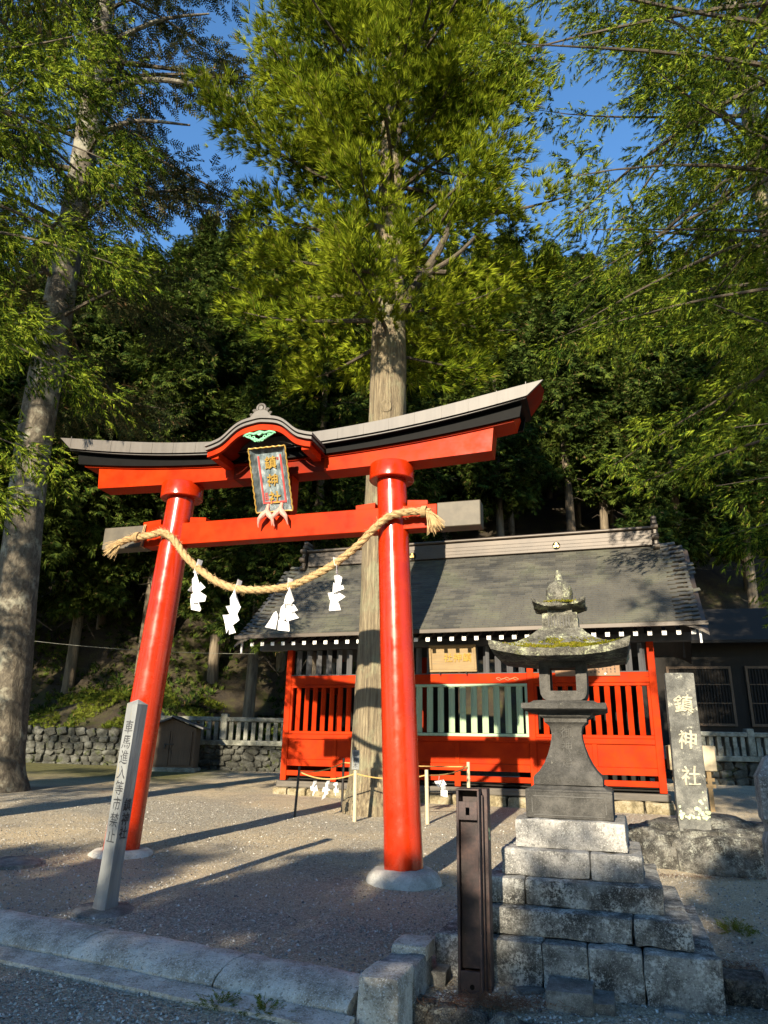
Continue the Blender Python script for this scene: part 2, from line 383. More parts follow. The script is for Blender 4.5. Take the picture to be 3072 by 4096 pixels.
# gravel
a = Mat('gravel_ground')
v1 = a.voro(66, 'Color'); d1 = a.voro(66, 'Distance'); v2 = a.voro(140, 'Color'); d2 = a.voro(140, 'Distance')
sep = a.n.new('ShaderNodeSeparateColor'); a.t.links.new(v1, sep.inputs[0])
sep2 = a.n.new('ShaderNodeSeparateColor'); a.t.links.new(v2, sep2.inputs[0])
c1 = a.ramp(sep.outputs[0], (0.0, (0.09, 0.08, 0.068)), (0.4, (0.30, 0.265, 0.21)), (0.75, (0.52, 0.46, 0.365)), (1.0, (0.84, 0.79, 0.69)))
c2 = a.ramp(sep2.outputs[0], (0.0, (0.09, 0.08, 0.068)), (0.5, (0.38, 0.33, 0.255)), (1.0, (0.70, 0.63, 0.52)))
c = a.mix(0.5, c1, c2)
c = a.mix(a.ramp(d1, (0.0, 0.0), (0.75, 0.5)), c, (0.08, 0.075, 0.065))
big = a.noise(0.35, 5, 0.6)
c = a.mix(a.ramp(big, (0.42, 0.0), (0.62, 0.55)), c, (0.56, 0.43, 0.26))
litter = a.noise(0.8, 7, 0.75, dist=0.8)
c = a.mix(a.ramp(litter, (0.60, 0.0), (0.72, 0.6)), c, (0.17, 0.10, 0.06))
c = a.mix(a.ramp(a.noise(0.55, 4, 0.6, dist=0.3), (0.52, 0.0), (0.68, 0.5)), c, (0.24, 0.22, 0.19))
c = a.mix(1.0, c, (1.27, 1.26, 1.20), 'MULTIPLY')
# moss toward the back left of the yard
sx = a.n.new('ShaderNodeSeparateXYZ'); a.t.links.new(a.geo.outputs['Position'], sx.inputs[0])
yy = a.math('ADD', sx.outputs[1], a.math('MULTIPLY', a.noise(0.5, 5, 0.7), 4.0))
xx = a.math('ADD', sx.outputs[0], a.math('MULTIPLY', a.noise(0.6, 5, 0.7), 3.0))
mossf = a.math('MULTIPLY', a.ramp(a.math('MULTIPLY', a.math('SUBTRACT', yy, 18.6), 0.35), (0.0, 0.0), (1.0, 1.0)), a.ramp(a.math('MULTIPLY', a.math('ADD', xx, 2.5), -0.4), (0.0, 0.0), (0.4, 1.0)))
c = a.mix(mossf, c, a.ramp(a.noise(7, 6, 0.75), (0.3, (0.07, 0.065, 0.02)), (0.7, (0.17, 0.16, 0.03))))
a.color(c); a.rough(0.92)
h = a.math('ADD', a.math('MULTIPLY', d1, -1.0), a.math('MULTIPLY', d2, -0.5))
b1 = a.bump(h, 1.0, 0.02)
a.bump(a.noise(5, 5, 0.7), 0.6, 0.06, b1)
M['gravel'] = a.m
a = Mat('pebble_stone')
isl = a.geo.outputs['Random Per Island']
c = a.ramp(isl, (0.0, (0.10, 0.10, 0.095)), (0.35, (0.25, 0.24, 0.21)), (0.65, (0.46, 0.43, 0.37)), (0.92, (0.60, 0.57, 0.50)), (1.0, (0.76, 0.74, 0.68)))
a.color(c); a.rough(0.85); M['pebble'] = a.m
a = Mat('forest_floor')
n = a.noise(1.2, 7, 0.75, dist=0.5)
c = a.ramp(n, (0.32, (0.014, 0.010, 0.006)), (0.5, (0.038, 0.027, 0.013)), (0.64, (0.055, 0.055, 0.010)), (0.8, (0.085, 0.062, 0.03)))
a.color(c); a.rough(0.95); a.bump(a.noise(14, 6, 0.75), 1.0, 0.08); M['forest_floor'] = a.m

_tx = {}
def text_mesh(body, size, extrude, mat, warp=0.03, bold=0.0, shear=0.0):
    cu = bpy.data.curves.new('lettering', 'FONT'); cu.body = body; cu.size = size; cu.extrude = extrude
    cu.align_x = 'CENTER'; cu.align_y = 'CENTER'; cu.offset = bold; cu.shear = shear; cu.space_line = 1.0; cu.resolution_u = 3
    o = bpy.data.objects.new('lettering', cu); COL.objects.link(o)
    dg = bpy.context.evaluated_depsgraph_get()
    me = bpy.data.meshes.new_from_object(o.evaluated_get(dg))
    bpy.data.objects.remove(o); bpy.data.curves.remove(cu)
    off = rnd.uniform(0, 50)
    for v in me.vertices:                      # a hand's unevenness
        q = Vector((v.co.x/size*2.3+off, v.co.y/size*2.3, 0))
        v.co.x += size*warp*mnoise.noise(q); v.co.y += size*warp*mnoise.noise(q+Vector((9, 4, 2)))
    me.materials.clear(); me.materials.append(mat)
    return me
def letters(chars, size, step, mat, parent, x, y, ztop, sx=1.0, extrude=0.004, rot=None, warp=0.04, bold=0.0, drift=0.0, name='character', shear=0.0):
    for i, ch in enumerate(chars):
        if ch == ' ': continue
        o = link(name, text_mesh(ch, size, extrude, mat, warp, bold, shear), parent)
        o.location = (x+drift*i, y, ztop-step*i); o.rotation_euler = rot or (math.pi/2, 0, 0); o.scale = (sx, 1, 1)

# ------------------------------------------------------------------ ground
xs = np.unique(np.concatenate([np.linspace(-60, 60, 61), np.linspace(-14, 14, 113), np.linspace(-4, 4, 81)]).round(3))
ys = np.unique(np.concatenate([np.linspace(-40, 24, 65), np.linspace(2.5, 18, 125), np.linspace(3.6, 6.4, 57)]).round(3))
def ditch(x, y):                               # the open ditch in front of the lantern, right of the kerb
    s = (x-0.12)*0.474+(y-4.92)*0.880          # <0 on the ditch side
    return -0.55*smooth(0.02, -0.10, s)*smooth(0.13, 0.2, x)*smooth(2.6, 2.3, x)
g = MB(); rows = []
for y in ys:
    zz = ground_z(xs, np.full_like(xs, y))+ditch(xs, np.full_like(xs, y))
    rows.append([(float(x), float(y), float(z)+0.014*mnoise.noise(Vector((x*0.9, y*0.9, 0)))+0.006*mnoise.noise(Vector((x*4, y*4, 3)))) for x, z in zip(xs, zz)])
g.grid(rows)
o = g.build('ground', M['gravel'], smooth=True); tag(o, kind='structure')
def surf(x, y): return gz(x, y)+float(ditch(np.array(x), np.array(y)))+0.014*mnoise.noise(Vector((x*0.9, y*0.9, 0)))

# hillside behind the shrine
hx = np.linspace(-70, 70, 71); hy = np.concatenate([[23.40], np.linspace(23.45, 40, 34), np.linspace(42, 140, 30)])
def hill_z(x, y):
    if y < 23.42: return 0.2
    base = 1.75+(0.25+1.1*float(smooth(23.4, 25.5, y)))*math.exp(-((x+8.6)/3.2)**2)-0.7*float(smooth(3, 9, x))*float(smooth(34, 26, y))
    return base+0.84*max(0, y-24.6)*float(smooth(23.5, 30, y))+0.25*(y-24)*float(smooth(24, 23, y))*0+0.5*mnoise.noise(Vector((x*0.22, y*0.22, 1.3)))*float(smooth(24, 28, y))+0.12*mnoise.noise(Vector((x*0.9, y*0.9, 4)))
g = MB(); g.grid([[(float(x), float(y), hill_z(x, y)) for x in hx] for y in hy])
o = g.build('hillside', M['forest_floor'], smooth=True); tag(o, kind='structure')

# loose pebbles (nobody could count them)
def pebbles(n, fn, rmin, rmax):
    base = np.array([(1, 0, 0), (0, 1, 0), (-1, 0, 0), (0, -1, 0), (0, 0, 0.75), (0, 0, -0.6)], float)
    fi = np.array([(0, 1, 4), (1, 2, 4), (2, 3, 4), (3, 0, 4)], int)
    P = np.array([fn() for _ in range(n)])
    r = rmin+(rmax-rmin)*rng.random(n)**2.5
    ang = rng.random(n)*6.283; st = 0.6+0.5*rng.random((n, 2)); tilt = rng.normal(0, 0.35, (n, 2))
    V = np.repeat(base[None], n, 0)*r[:, None, None]
    V += rng.normal(0, 0.12, V.shape)*r[:, None, None]
    V[..., 0] *= st[:, :1]; V[..., 1] *= st[:, 1:]
    V[..., 2] += V[..., 0]*tilt[:, :1]+V[..., 1]*tilt[:, 1:]
    c, s = np.cos(ang)[:, None], np.sin(ang)[:, None]
    X = V[..., 0]*c-V[..., 1]*s; Y = V[..., 0]*s+V[..., 1]*c
    V = np.stack([X, Y, V[..., 2]], -1)+P[:, None, :]
    F = (fi[None]+(np.arange(n)*6)[:, None, None]).reshape(-1, 3)
    me = bpy.data.meshes.new('pebbles'); V = V.reshape(-1, 3)
    me.vertices.add(len(V)); me.vertices.foreach_set('co', V.astype(np.float32).ravel())
    me.loops.add(F.size); me.loops.foreach_set('vertex_index', F.astype(np.int32).ravel())
    me.polygons.add(len(F)); me.polygons.foreach_set('loop_start', np.arange(len(F), dtype=np.int32)*3)
    me.update(calc_edges=True); me.materials.append(M['pebble']); return me
def peb_pt():
    while True:
        y = 3.6+11*rnd.random()**1.9; x = rnd.uniform(-0.58, 0.58)*y
        if not (0.12 < x < 2.5 and (x-0.12)*0.474+(y-4.92)*0.880 < 0): break
    return (x, y, surf(x, y)+0.002)
tag(link('gravel_pebbles', pebbles(42000, peb_pt, 0.005, 0.0150)), kind='stuff')

# ------------------------------------------------------------------ torii
T = empty('torii_gate', TP.o, -TP.yaw)
tag(T, 'red wooden torii gate with black and grey curved top beam standing on the gravel', 'torii')
U0 = -1.63                                     # middle of the gate in its own u axis
def pillar(u0, u1):
    b = MB(); n = 36; rows = []
    for i in range(25):
        t = i/24; z = 4.24*t; r = 0.197-0.019*t+0.004*math.exp(-(t*14)**2); cx = u0+(u1-u0)*t
        rows.append([(cx+r*math.cos(2*math.pi*j/n), r*math.sin(2*math.pi*j/n), z) for j in range(n)])
    b.grid(rows, close_u=True, cap=True); b.build('pillar', M['red_post'], T, smooth=True)
    b = MB(); b.lathe([(0.20, 4.215), (0.262, 4.215), (0.27, 4.225), (0.27, 4.40), (0.262, 4.412), (0.15, 4.414)], 40, (u1, 0)); b.build('pillar_ring', M['red_post'], T, smooth=True)
    b = MB(); prof = [(0.36, -0.32), (0.385, -0.20), (0.392, -0.13), (0.378, -0.07), (0.345, -0.02), (0.295, 0.012), (0.22, 0.02), (0.19, 0.02)]
    b.lathe(prof, 40, (u0, 0)); b.rough(0.018, 3.0, 0, u0); b.build('base_stone', M['torii_stone'], T, smooth=True)
pillar(0.0, -0.20); pillar(-3.34, -3.08)
b = MB(); b.box(-3.50, 0.375, -0.10, 0.10, 3.575, 3.86, 0.006); b.build('tie_beam', M['red_beam'], T)
for x0, x1 in ((-4.13, -3.503), (0.378, 0.88)):
    b = MB(); b.box(x0, x1, -0.106, 0.106, 3.568, 3.867, 0.008); b.build('beam_end_cap', M['grey_cap'], T)
for x0, x1, s in ((-3.56, -3.30, 1), (-2.87, -2.64, -1), (-0.62, -0.38, 1), (0.02, 0.26, -1)):
    b = MB(); z = 3.862
    p = [(x0, z), (x1, z), (x1, z+0.075), (x0, z+0.055)] if s > 0 else [(x0, z), (x1, z), (x1, z+0.055), (x0, z+0.075)]
    b.prism(p, -0.075, 0.075); b.build('wedge', M['red_beam'], T)
def sweep(name, mat, d0, d1, prof, n=40, end=0.0, lo=None):
    # prof(d) -> list of (y, z) round the section; the section is drawn from d0 to d1 along u
    b = MB(); rows = []
    for i in range(n+1):
        d = d0+(d1-d0)*i/n
        pr = prof(d)
        zm = min(z for _, z in pr); zM = max(z for _, z in pr)
        rows.append([(U0+d+math.copysign(end, d)*((z-zm)/max(1e-4, zM-zm))*abs(d/max(abs(d0), abs(d1)))**8, y, z) for y, z in pr])
    b.grid(rows, close_u=True, cap=True); return b.build(name, mat, T)
def zshim(d): return 4.377+0.008*d*d
def zblk(d): return 4.567+0.025*d*d
def zs2(d): return 4.648+0.033*d*d
def zsb(d): return 4.690+0.032*d*d
def zst(d): return 4.828+0.036*d*d
# lower beam: gable shade put into the middle stretch's colour, with some wear
for nm, mt, a0, a1 in (('lower_beam', M['red_beam'], -2.68, -0.63), ('lower_beam_shade_worn', M['red_old_shade'], -0.628, 0.60), ('lower_beam', M['red_beam'], 0.602, 2.66)):
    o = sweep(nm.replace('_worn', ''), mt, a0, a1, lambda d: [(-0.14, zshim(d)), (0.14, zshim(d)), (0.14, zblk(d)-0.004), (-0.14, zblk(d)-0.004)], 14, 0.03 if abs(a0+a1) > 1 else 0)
    if 'worn' in nm: o['label'] = 'worn middle stretch of the lower beam, gable shade put into its colour'
sweep('upper_beam', M['red_beam'], -2.93, 2.93, lambda d: [(-0.165, zblk(d)-0.02), (0.165, zblk(d)-0.02), (0.165, zs2(d)-0.02), (-0.165, zs2(d)-0.02)], 30, 0.05)
sweep('black_fascia', M['black_lacquer'], -3.0, 3.0, lambda d: [(-0.215, zblk(d)), (-0.17, zblk(d)), (-0.17, zs2(d)), (-0.215, zs2(d))], 36, 0.03)
sweep('black_fascia', M['black_lacquer'], -3.0, 3.0, lambda d: [(0.215, zblk(d)), (0.17, zblk(d)), (0.17, zs2(d)), (0.215, zs2(d))], 36, 0.03)
sweep('lower_strip', M['black_lacquer'], -3.1, 3.08, lambda d: [(-0.30, zs2(d)+0.004), (0.30, zs2(d)+0.004), (0.30, zsb(d)-0.012), (-0.30, zsb(d)-0.012)], 36, 0.02)
sweep('lower_strip_edge', M['copper_grey'], -3.09, 3.07, lambda d: [(-0.306, zs2(d)+0.010), (-0.302, zs2(d)+0.010), (-0.302, zsb(d)-0.020), (-0.306, zsb(d)-0.020)], 36, 0.02)
sweep('copper_roof', M['copper_grey'], -3.1, 3.1, lambda d: [(-0.315, zsb(d)), (-0.285, zsb(d)), (-0.285, zst(d)+0.01), (-0.315, zst(d))], 40, 0.20)
sweep('copper_roof', M['copper_grey'], -2.95, 2.95, lambda d: [(0.315, zsb(d)), (0.285, zsb(d)), (0.285, zst(d)+0.01), (0.315, zst(d))], 40, 0.06)
sweep('roof_core', M['red_old_shade'], -3.09, 3.09, lambda d: [(-0.284, zsb(d)+0.01), (0.284, zsb(d)+0.01), (0.20, zst(d)-0.02), (0.0, zst(d)+0.03), (-0.284, zst(d)-0.004)], 40, 0.19)
k = -3.1                                       # standing seams of the copper strip
while k < 3.2:
    if abs(k) > 0.75:
        b = MB(); b.box(U0+k-0.004, U0+k+0.004, -0.3195, -0.312, zsb(k)+0.002, zst(k)-0.003); b.build('copper_seam', M['copper_grey'], T)
    k += 0.33+rnd.uniform(-0.02, 0.02)
# curved gable in the middle
GO = 0.66
def zg(x, y): return TP.px(900+x/3.318, 1500+y/3.318, GO)
gc, _ = zg(452, 535); _, gtop = zg(470, 533); _, gend = zg(1140, 757); ghw = zg(1145, 757)[0]-gc
def gprof(t):                                  # t 0..1 from the middle to the end: broad bell with flat ends
    return float(np.interp(t, [0, .05, .093, .18, .28, .36, .43, .53, .63, .69, .75, .88, 1], [1, .995, .98, .95, .907, .845, .765, .58, .36, .25, .17, .066, 0]))
GH = gtop-gend
def gable_band(name, mat, y0, y1, top, bot, hw, flat=1.0, parent=T, n=40):
    b = MB(); rows = []
    for i in range(n+1):
        t = -1+2*i/n; x = gc+hw*t; zt = gend+GH*gprof(abs(t))-top; zb = gend+GH*gprof(abs(t)*1.0)*flat-bot
        rows.append([(x, y0, zb), (x, y1, zb), (x, y1, zt), (x, y0, zt)])
    b.grid(rows, close_u=True, cap=True); return b.build(name, mat, parent, smooth=True)
gable_band('gable_roof', M['copper_grey'], -GO, 0.25, 0.0, 0.035, ghw+0.01)
gable_band('gable_roof_gap', M['black_lacquer'], -GO+0.03, 0.25, 0.036, 0.05, ghw-0.01)
gable_band('gable_roof_edge', M['copper_grey'], -GO+0.012, 0.25, 0.05, 0.083, ghw)
gable_band('gable_soffit', M['red_old_shade'], -GO+0.06, 0.2, 0.084, 0.10, ghw-0.01)
gable_band('gable_board', M['red_beam'], -GO+0.035, -GO+0.075, 0.105, 0.168, ghw-0.02, 0.97)
for s in (-1, 1):                              # side purlins running back
    b = MB(); b.box(gc+s*(ghw-0.10)-0.05, gc+s*(ghw-0.10)+0.05, -GO+0.08, -0.2, gend-0.18, gend-0.09, 0.004); b.build('gable_purlin', M['red_beam'], T)
# green pendant: a lobed, pierced carving
gz0 = gtop-0.19
b = MB()
for s in (-1, 1):
    pts = [(gc, gz0), (gc+s*0.07, gz0-0.02), (gc+s*0.13, gz0-0.005), (gc+s*0.19, gz0-0.02), (gc+s*0.215, gz0-0.035)]
    b.tube([(x, -GO+0.05, z-0.01) for x, z in pts], [0.022, 0.018, 0.016, 0.014, 0.007], 8)
    pts = [(gc, gz0-0.13), (gc+s*0.035, gz0-0.105), (gc+s*0.08, gz0-0.10), (gc+s*0.12, gz0-0.075), (gc+s*0.17, gz0-0.055), (gc+s*0.20, gz0-0.035)]
    b.tube([(x, -GO+0.05, z) for x, z in pts], [0.02, 0.018, 0.016, 0.014, 0.011, 0.007], 8)
    for cx, cz, r in ((0.075, -0.085, 0.020), (0.13, -0.06, 0.017), (0.045, -0.115, 0.017)):
        ring = [(gc+s*cx+r*math.cos(a), -GO+0.045, gz0+cz+r*math.sin(a)) for a in np.linspace(0, 6.28, 13)]
        b.tube(ring, 0.008, 6)
b.prism([(gc-0.05, gz0), (gc-0.02, gz0-0.02), (gc, gz0-0.012), (gc+0.02, gz0-0.02), (gc+0.05, gz0), (gc+0.03, gz0-0.04), (gc, gz0-0.06), (gc-0.03, gz0-0.04)], -GO+0.04, -GO+0.07)
b.build('gable_pendant', M['jade'], T, smooth=True)
# ridge ornament
b = MB(); oz = gtop; r0 = 0.052
b.tube([(gc+r0*math.cos(a), -GO+0.04, oz+0.115+r0*math.sin(a)) for a in np.linspace(-0.6, 3.74, 17)], 0.016, 8)
b.lathe([(0.001, 0), (0.03, 0), (0.034, 0.008), (0.03, 0.02), (0.001, 0.022)], 14); 
for v in list(b.bm.verts)[-70:]: v.co = Vector((gc+v.co.x, -GO+0.045-v.co.z, oz+0.115+v.co.y))
for s in (-1, 1):
    for cx, cz, r in ((0.085, 0.085, 0.022), (0.125, 0.035, 0.018)):
        b.tube([(gc+s*(cx+r*(1-k/14)*math.cos(0.7*k)), -GO+0.04, oz+cz+r*(1-k/14)*math.sin(0.7*k)) for k in range(13)], 0.011, 6)
b.prism([(gc-0.15, oz-0.015), (gc+0.15, oz-0.015), (gc+0.09, oz+0.06), (gc+0.04, oz+0.09), (gc-0.04, oz+0.09), (gc-0.09, oz+0.06)], -GO+0.03, -GO+0.12)
b.build('ridge_ornament', M['copper_grey'], T, smooth=True)
# strut under the middle of the lower beam
b = MB(); b.box(-1.74, -1.46, -0.10, 0.10, 3.862, 4.376, 0.004); b.build('centre_strut', M['red_beam'], T)

# ------------------------------------------------------------------ plaque on the torii
pTL, pTR = TP.px(984, 1797, 0.52), TP.px(1128, 1781, 0.52)
pBL, pBR = TP.px(1040, 2052, 0.17), TP.px(1180, 2040, 0.17)
PL = [Vector((pTL[0], -0.52, pTL[1])), Vector((pTR[0], -0.52, pTR[1])), Vector((pBR[0], -0.17, pBR[1])), Vector((pBL[0], -0.17, pBL[1]))]
pc = (PL[0]+PL[1]+PL[2]+PL[3])/4
pw = ((PL[1]-PL[0]).length+(PL[2]-PL[3]).length)/2
pvec = ((PL[0]+PL[1])-(PL[2]+PL[3]))/2; ph = pvec.length
tilt = math.atan2(-(pvec.y), pvec.z)
plaque = empty('shrine_plaque'); plaque.matrix_world = Matrix.Translation(Vector(TP.o))@Matrix.Rotation(-TP.yaw, 4, 'Z')@Matrix.Translation(Vector((pc.x, pc.y, pc.z)))@Matrix.Rotation(tilt, 4, 'X')
tag(plaque, 'tilted framed plaque with gold characters hanging on the red torii', 'plaque')
hw, hh = pw/2, ph/2
b = MB(); b.box(-hw*0.72, hw*0.72, 0.05, 0.07, -hh*0.78, hh*0.80); b.build('face_board', M['plaque_ground'], plaque)
for nm, q in (('flared_side', [(-hw, 0, -hh), (-hw, 0, hh), (-hw*0.70, 0.06, hh*0.78), (-hw*0.70, 0.06, -hh*0.76)]), ('flared_side', [(hw, 0, -hh), (hw, 0, hh), (hw*0.70, 0.06, hh*0.78), (hw*0.70, 0.06, -hh*0.76)]),
              ('flared_side', [(-hw, 0, hh), (hw, 0, hh), (hw*0.70, 0.06, hh*0.78), (-hw*0.70, 0.06, hh*0.78)]), ('flared_side', [(-hw, 0, -hh), (hw, 0, -hh), (hw*0.70, 0.06, -hh*0.76), (-hw*0.70, 0.06, -hh*0.76)])):
    b = MB(); b.grid([[q[0], q[1]], [q[3], q[2]]]); r = bmesh.ops.solidify(b.bm, geom=b.bm.faces[:], thickness=0.008); b.build(nm, M['plaque_ground'], plaque)
def wavy(p0, p1, n, amp, ax):                  # scalloped gilded edge
    pts = []
    for i in range(n*6+1):
        t = i/(n*6); v = p0.lerp(p1, t); k = amp*abs(math.sin(math.pi*n*t)); pts.append(v+Vector(ax)*k)
    b = MB(); b.tube(pts, 0.009, 6); return b.build('gilded_edge', M['gold'], plaque, smooth=True)
A, B_, C, D = Vector((-hw, -0.004, hh)), Vector((hw, -0.004, hh)), Vector((hw, -0.004, -hh)), Vector((-hw, -0.004, -hh))
wavy(A, B_, 6, 0.007, (0, 0, -1)); wavy(B_, C, 10, 0.009, (1, 0, 0)); wavy(D, A, 10, 0.009, (-1, 0, 0)); wavy(D, C, 3, 0.006, (0, 0, 1))
for s in (-1, 1):
    b = MB(); b.box(s*hw*0.62-0.011, s*hw*0.62+0.011, 0.040, 0.052, -hh*0.72, hh*0.74); b.build('red_border', M['red_ink'], plaque)
b = MB(); b.box(-hw*0.62-0.011, hw*0.62+0.011, 0.0395, 0.0515, -hh*0.74, -hh*0.74+0.022); b.build('red_border', M['red_ink'], plaque)
letters('鎮神社', 0.165, 0.215, M['gold'], plaque, 0.0, 0.046, hh*0.48, 0.95, 0.012, warp=0.09, bold=0.002, shear=0.12)
for k, (x, z) in enumerate(((-hw*0.42, -hh*0.46), (-hw*0.42, -hh*0.58), (hw*0.44, hh*0.62))):
    b = MB(); s = 0.022 if k < 2 else 0.014
    for q in range(3): b.box(x-s+q*s*0.75, x-s+q*s*0.75+s*0.3, 0.044, 0.0505, z-s*1.1, z+s*1.1)
    for q in range(2): b.box(x-s, x+s*0.85, 0.043, 0.0500, z-s*0.8+q*s*1.1, z-s*0.5+q*s*1.1)
    b.build('seal', M['red_ink'], plaque)
# pink forked carvings that carry the plaque on the tie beam
for px, py, sc in ((1068, 2022, 1.0), (1122, 2014, 1.0)):
    u, z = TP.px(px, py, 0.20)
    b = MB()
    b.tube([(u, -0.16, z+0.025), (u+0.004, -0.185, z-0.03), (u+0.006, -0.20, z-0.085)], [0.018, 0.022, 0.03], 8)
    for s in (-1, 1):
        b.tube([(u+0.004, -0.195, z-0.07), (u+s*0.045, -0.215, z-0.13), (u+s*0.085, -0.215, z-0.175), (u+s*0.10, -0.20, z-0.23), (u+s*0.105, -0.175, z-0.265)], [0.027, 0.036, 0.026, 0.012, 0.008], 9)
    o = b.build('plaque_bracket', M['pink'], plaque, smooth=True)
    o.matrix_parent_inverse = plaque.matrix_world.inverted()@(Matrix.Translation(Vector(TP.o))@Matrix.Rotation(-TP.yaw, 4, 'Z'))

# ------------------------------------------------------------------ sacred rope and paper streamers
rp = [(-3.77, 3.592), (-3.62, 3.645), (-3.45, 3.660), (-3.27, 3.680), (-3.16, 3.704), (-3.04, 3.658), (-2.91, 3.538), (-2.75, 3.354), (-2.51, 3.162), (-2.24, 3.000), (-1.98, 2.923), (-1.65, 2.902), (-1.33, 2.933), (-1.06, 3.032), (-0.79, 3.169), (-0.53, 3.360), (-0.31, 3.573), (-0.14, 3.695), (0.07, 3.729), (0.25, 3.722), (0.33, 3.70)]
def spline(P, n):
    P = [Vector(p) for p in P]; out = []
    for i in range(len(P)-1):
        p0, p1, p2, p3 = P[max(i-1, 0)], P[i], P[i+1], P[min(i+2, len(P)-1)]
        for k in range(n):
            t = k/n
            out.append(0.5*((2*p1)+(p2-p0)*t+(2*p0-5*p1+4*p2-p3)*t*t+(3*p1-p0-3*p2+p3)*t**3))
    out.append(P[-1]); return out
rope_pts = spline([(u, -0.25, z) for u, z in rp], 8)
rope = empty('straw_rope', TP.o, -TP.yaw); tag(rope, 'thick twisted straw rope slung between the red torii pillars', 'rope')
lens = [0.0]
for i in range(1, len(rope_pts)): lens.append(lens[-1]+(rope_pts[i]-rope_pts[i-1]).length)
for st in range(3):
    q = []; rr = []
    for i, p in enumerate(rope_pts):
        t = (rope_pts[min(i+1, len(rope_pts)-1)]-rope_pts[max(i-1, 0)]).normalized()
        a1 = t.cross(Vector((0, 1, 0))).normalized(); b1 = t.cross(a1)
        ph_ = lens[i]*2*math.pi/0.30+st*2.094
        q.append(p+(a1*math.cos(ph_)+b1*math.sin(ph_))*0.021); rr.append(0.0255)
    b = MB(); b.tube(q, rr, 8); b.build('strand', M['straw'], rope, smooth=True)
Q = []
for k in range(2600):                          # loose straws standing off the rope
    i = rnd.randrange(1, len(rope_pts)-1); t = (rope_pts[i+1]-rope_pts[i-1]).normalized()
    d = (t*rnd.choice((-1, 1))*rnd.uniform(0.6, 1.4)+Vector((rnd.uniform(-1, 1), rnd.uniform(-1, 1), rnd.uniform(-1, 1)))*0.7).normalized()
    n_ = Vector((rnd.uniform(-1, 1), rnd.uniform(-1, 1), rnd.uniform(-1, 1))); n_ = (n_-t*n_.dot(t)).normalized()
    s = rope_pts[i]+n_*0.045; L = rnd.uniform(0.02, 0.075); wv = d.cross(n_).normalized()*0.0022
    Q.append([s-wv, s+wv, s+d*L+wv*0.4, s+d*L-wv*0.4])
o = link('loose_straw', quads_mesh('loose_straw', np.array(Q), M['straw']), rope); o['kind'] = 'stuff'
def tassel(c, axis, n, L, spread):
    Q = []
    for k in range(n):
        d = (Vector(axis)+Vector((rnd.gauss(0, spread), rnd.gauss(0, spread), rnd.gauss(0, spread)))).normalized()
        s = Vector(c)+Vector((rnd.uniform(-1, 1), rnd.uniform(-1, 1), rnd.uniform(-1, 1)))*0.025
        l = L*rnd.uniform(0.7, 1.1); wv = d.cross(Vector((0, 1, 0.2))).normalized()*0.0035; mid = s+d*l*0.5+Vector((0, 0, -0.01)); e = s+d*l+Vector((0, 0, -0.04))
        Q.append([s-wv, s+wv, mid+wv, mid-wv]); Q.append([mid-wv, mid+wv, e+wv*0.5, e-wv*0.5])
    return link('tassel', quads_mesh('tassel', np.array(Q), M['straw']), rope)
tassel((0.31, -0.25, 3.71), (0.45, -0.1, -0.75), 130, 0.22, 0.20); tassel((-3.74, -0.25, 3.60), (-0.75, -0.1, -0.42), 90, 0.20, 0.2)
b = MB()
for c0 in ((-3.52, 3.66), (0.24, 3.72)):
    for k in range(4):
        b.tube([(c0[0]+k*0.014+0.008*math.sin(a), -0.25+0.06*math.cos(a), c0[1]+0.062*math.sin(a)) for a in np.linspace(0, 6.28, 13)], 0.007, 6)
b.build('binding', M['straw'], rope, smooth=True)
b = MB(); b.tube([(-3.51, -0.115, 3.87), (-3.52, -0.13, 3.75), (-3.50, -0.125, 3.66), (-3.515, -0.13, 3.58), (-3.49, -0.08, 3.555)], 0.007, 6); b.tube([(-3.49, -0.115, 3.87), (-3.50, -0.14, 3.70), (-3.53, -0.125, 3.57)], 0.006, 6)
b.build('binding_cord', M['straw'], rope, smooth=True)

def streamer(pieces, T0, name, label, group, plane, off, mat=M['paper']):
    """pieces: quads in (u, z) pixels from the photo's folds, each laid at its own small depth"""
    b = MB()
    for k, q in enumerate(pieces):
        vs = []
        for j, (x, y) in enumerate(q):
            u, z = plane.px(*T0(x, y), off)
            bend = (0.045 if k % 2 else -0.045)*(1 if j in (0, 3) else -1)*0.8+0.012*math.sin(j*1.7+k*2.1)-0.006*k
            vs.append(b.bm.verts.new((u, -off+bend, z)))
        b.bm.faces.new(vs)
    bmesh.ops.triangulate(b.bm, faces=b.bm.faces[:]); bmesh.ops.subdivide_edges(b.bm, edges=b.bm.edges[:], cuts=2, use_grid_fill=True)
    for v in b.bm.verts: v.co.y += 0.010*mnoise.noise(v.co*9)
    bmesh.ops.solidify(b.bm, geom=b.bm.faces[:], thickness=0.0015)
    me = b.mesh(name, mat, True)
    o = link(name, me); o.matrix_world = Matrix.Translation(Vector(plane.o))@Matrix.Rotation(-plane.yaw, 4, 'Z')
    return tag(o, label, 'paper streamer', group)
def zs(x, y): return 740+x/2.514, 2200+y/2.514
GS = 'paper streamers on the torii rope'
streamer([[(148, 98), (160, 100), (120, 240), (100, 235)], [(102, 225), (125, 225), (150, 285), (140, 375), (88, 375), (92, 300)], [(88, 370), (100, 370), (60, 420), (47, 415)],
          [(146, 315), (225, 385), (165, 435), (130, 405)], [(92, 365), (150, 390), (165, 440), (105, 460)], [(65, 450), (160, 415), (240, 470), (200, 515), (112, 548), (85, 510)], [(85, 505), (140, 530), (148, 618), (98, 612)], [(140, 535), (165, 520), (200, 605), (148, 616)]],
         zs, 'paper_streamer', 'white zigzag paper streamer nearest the left torii pillar', GS, TP, 0.25)
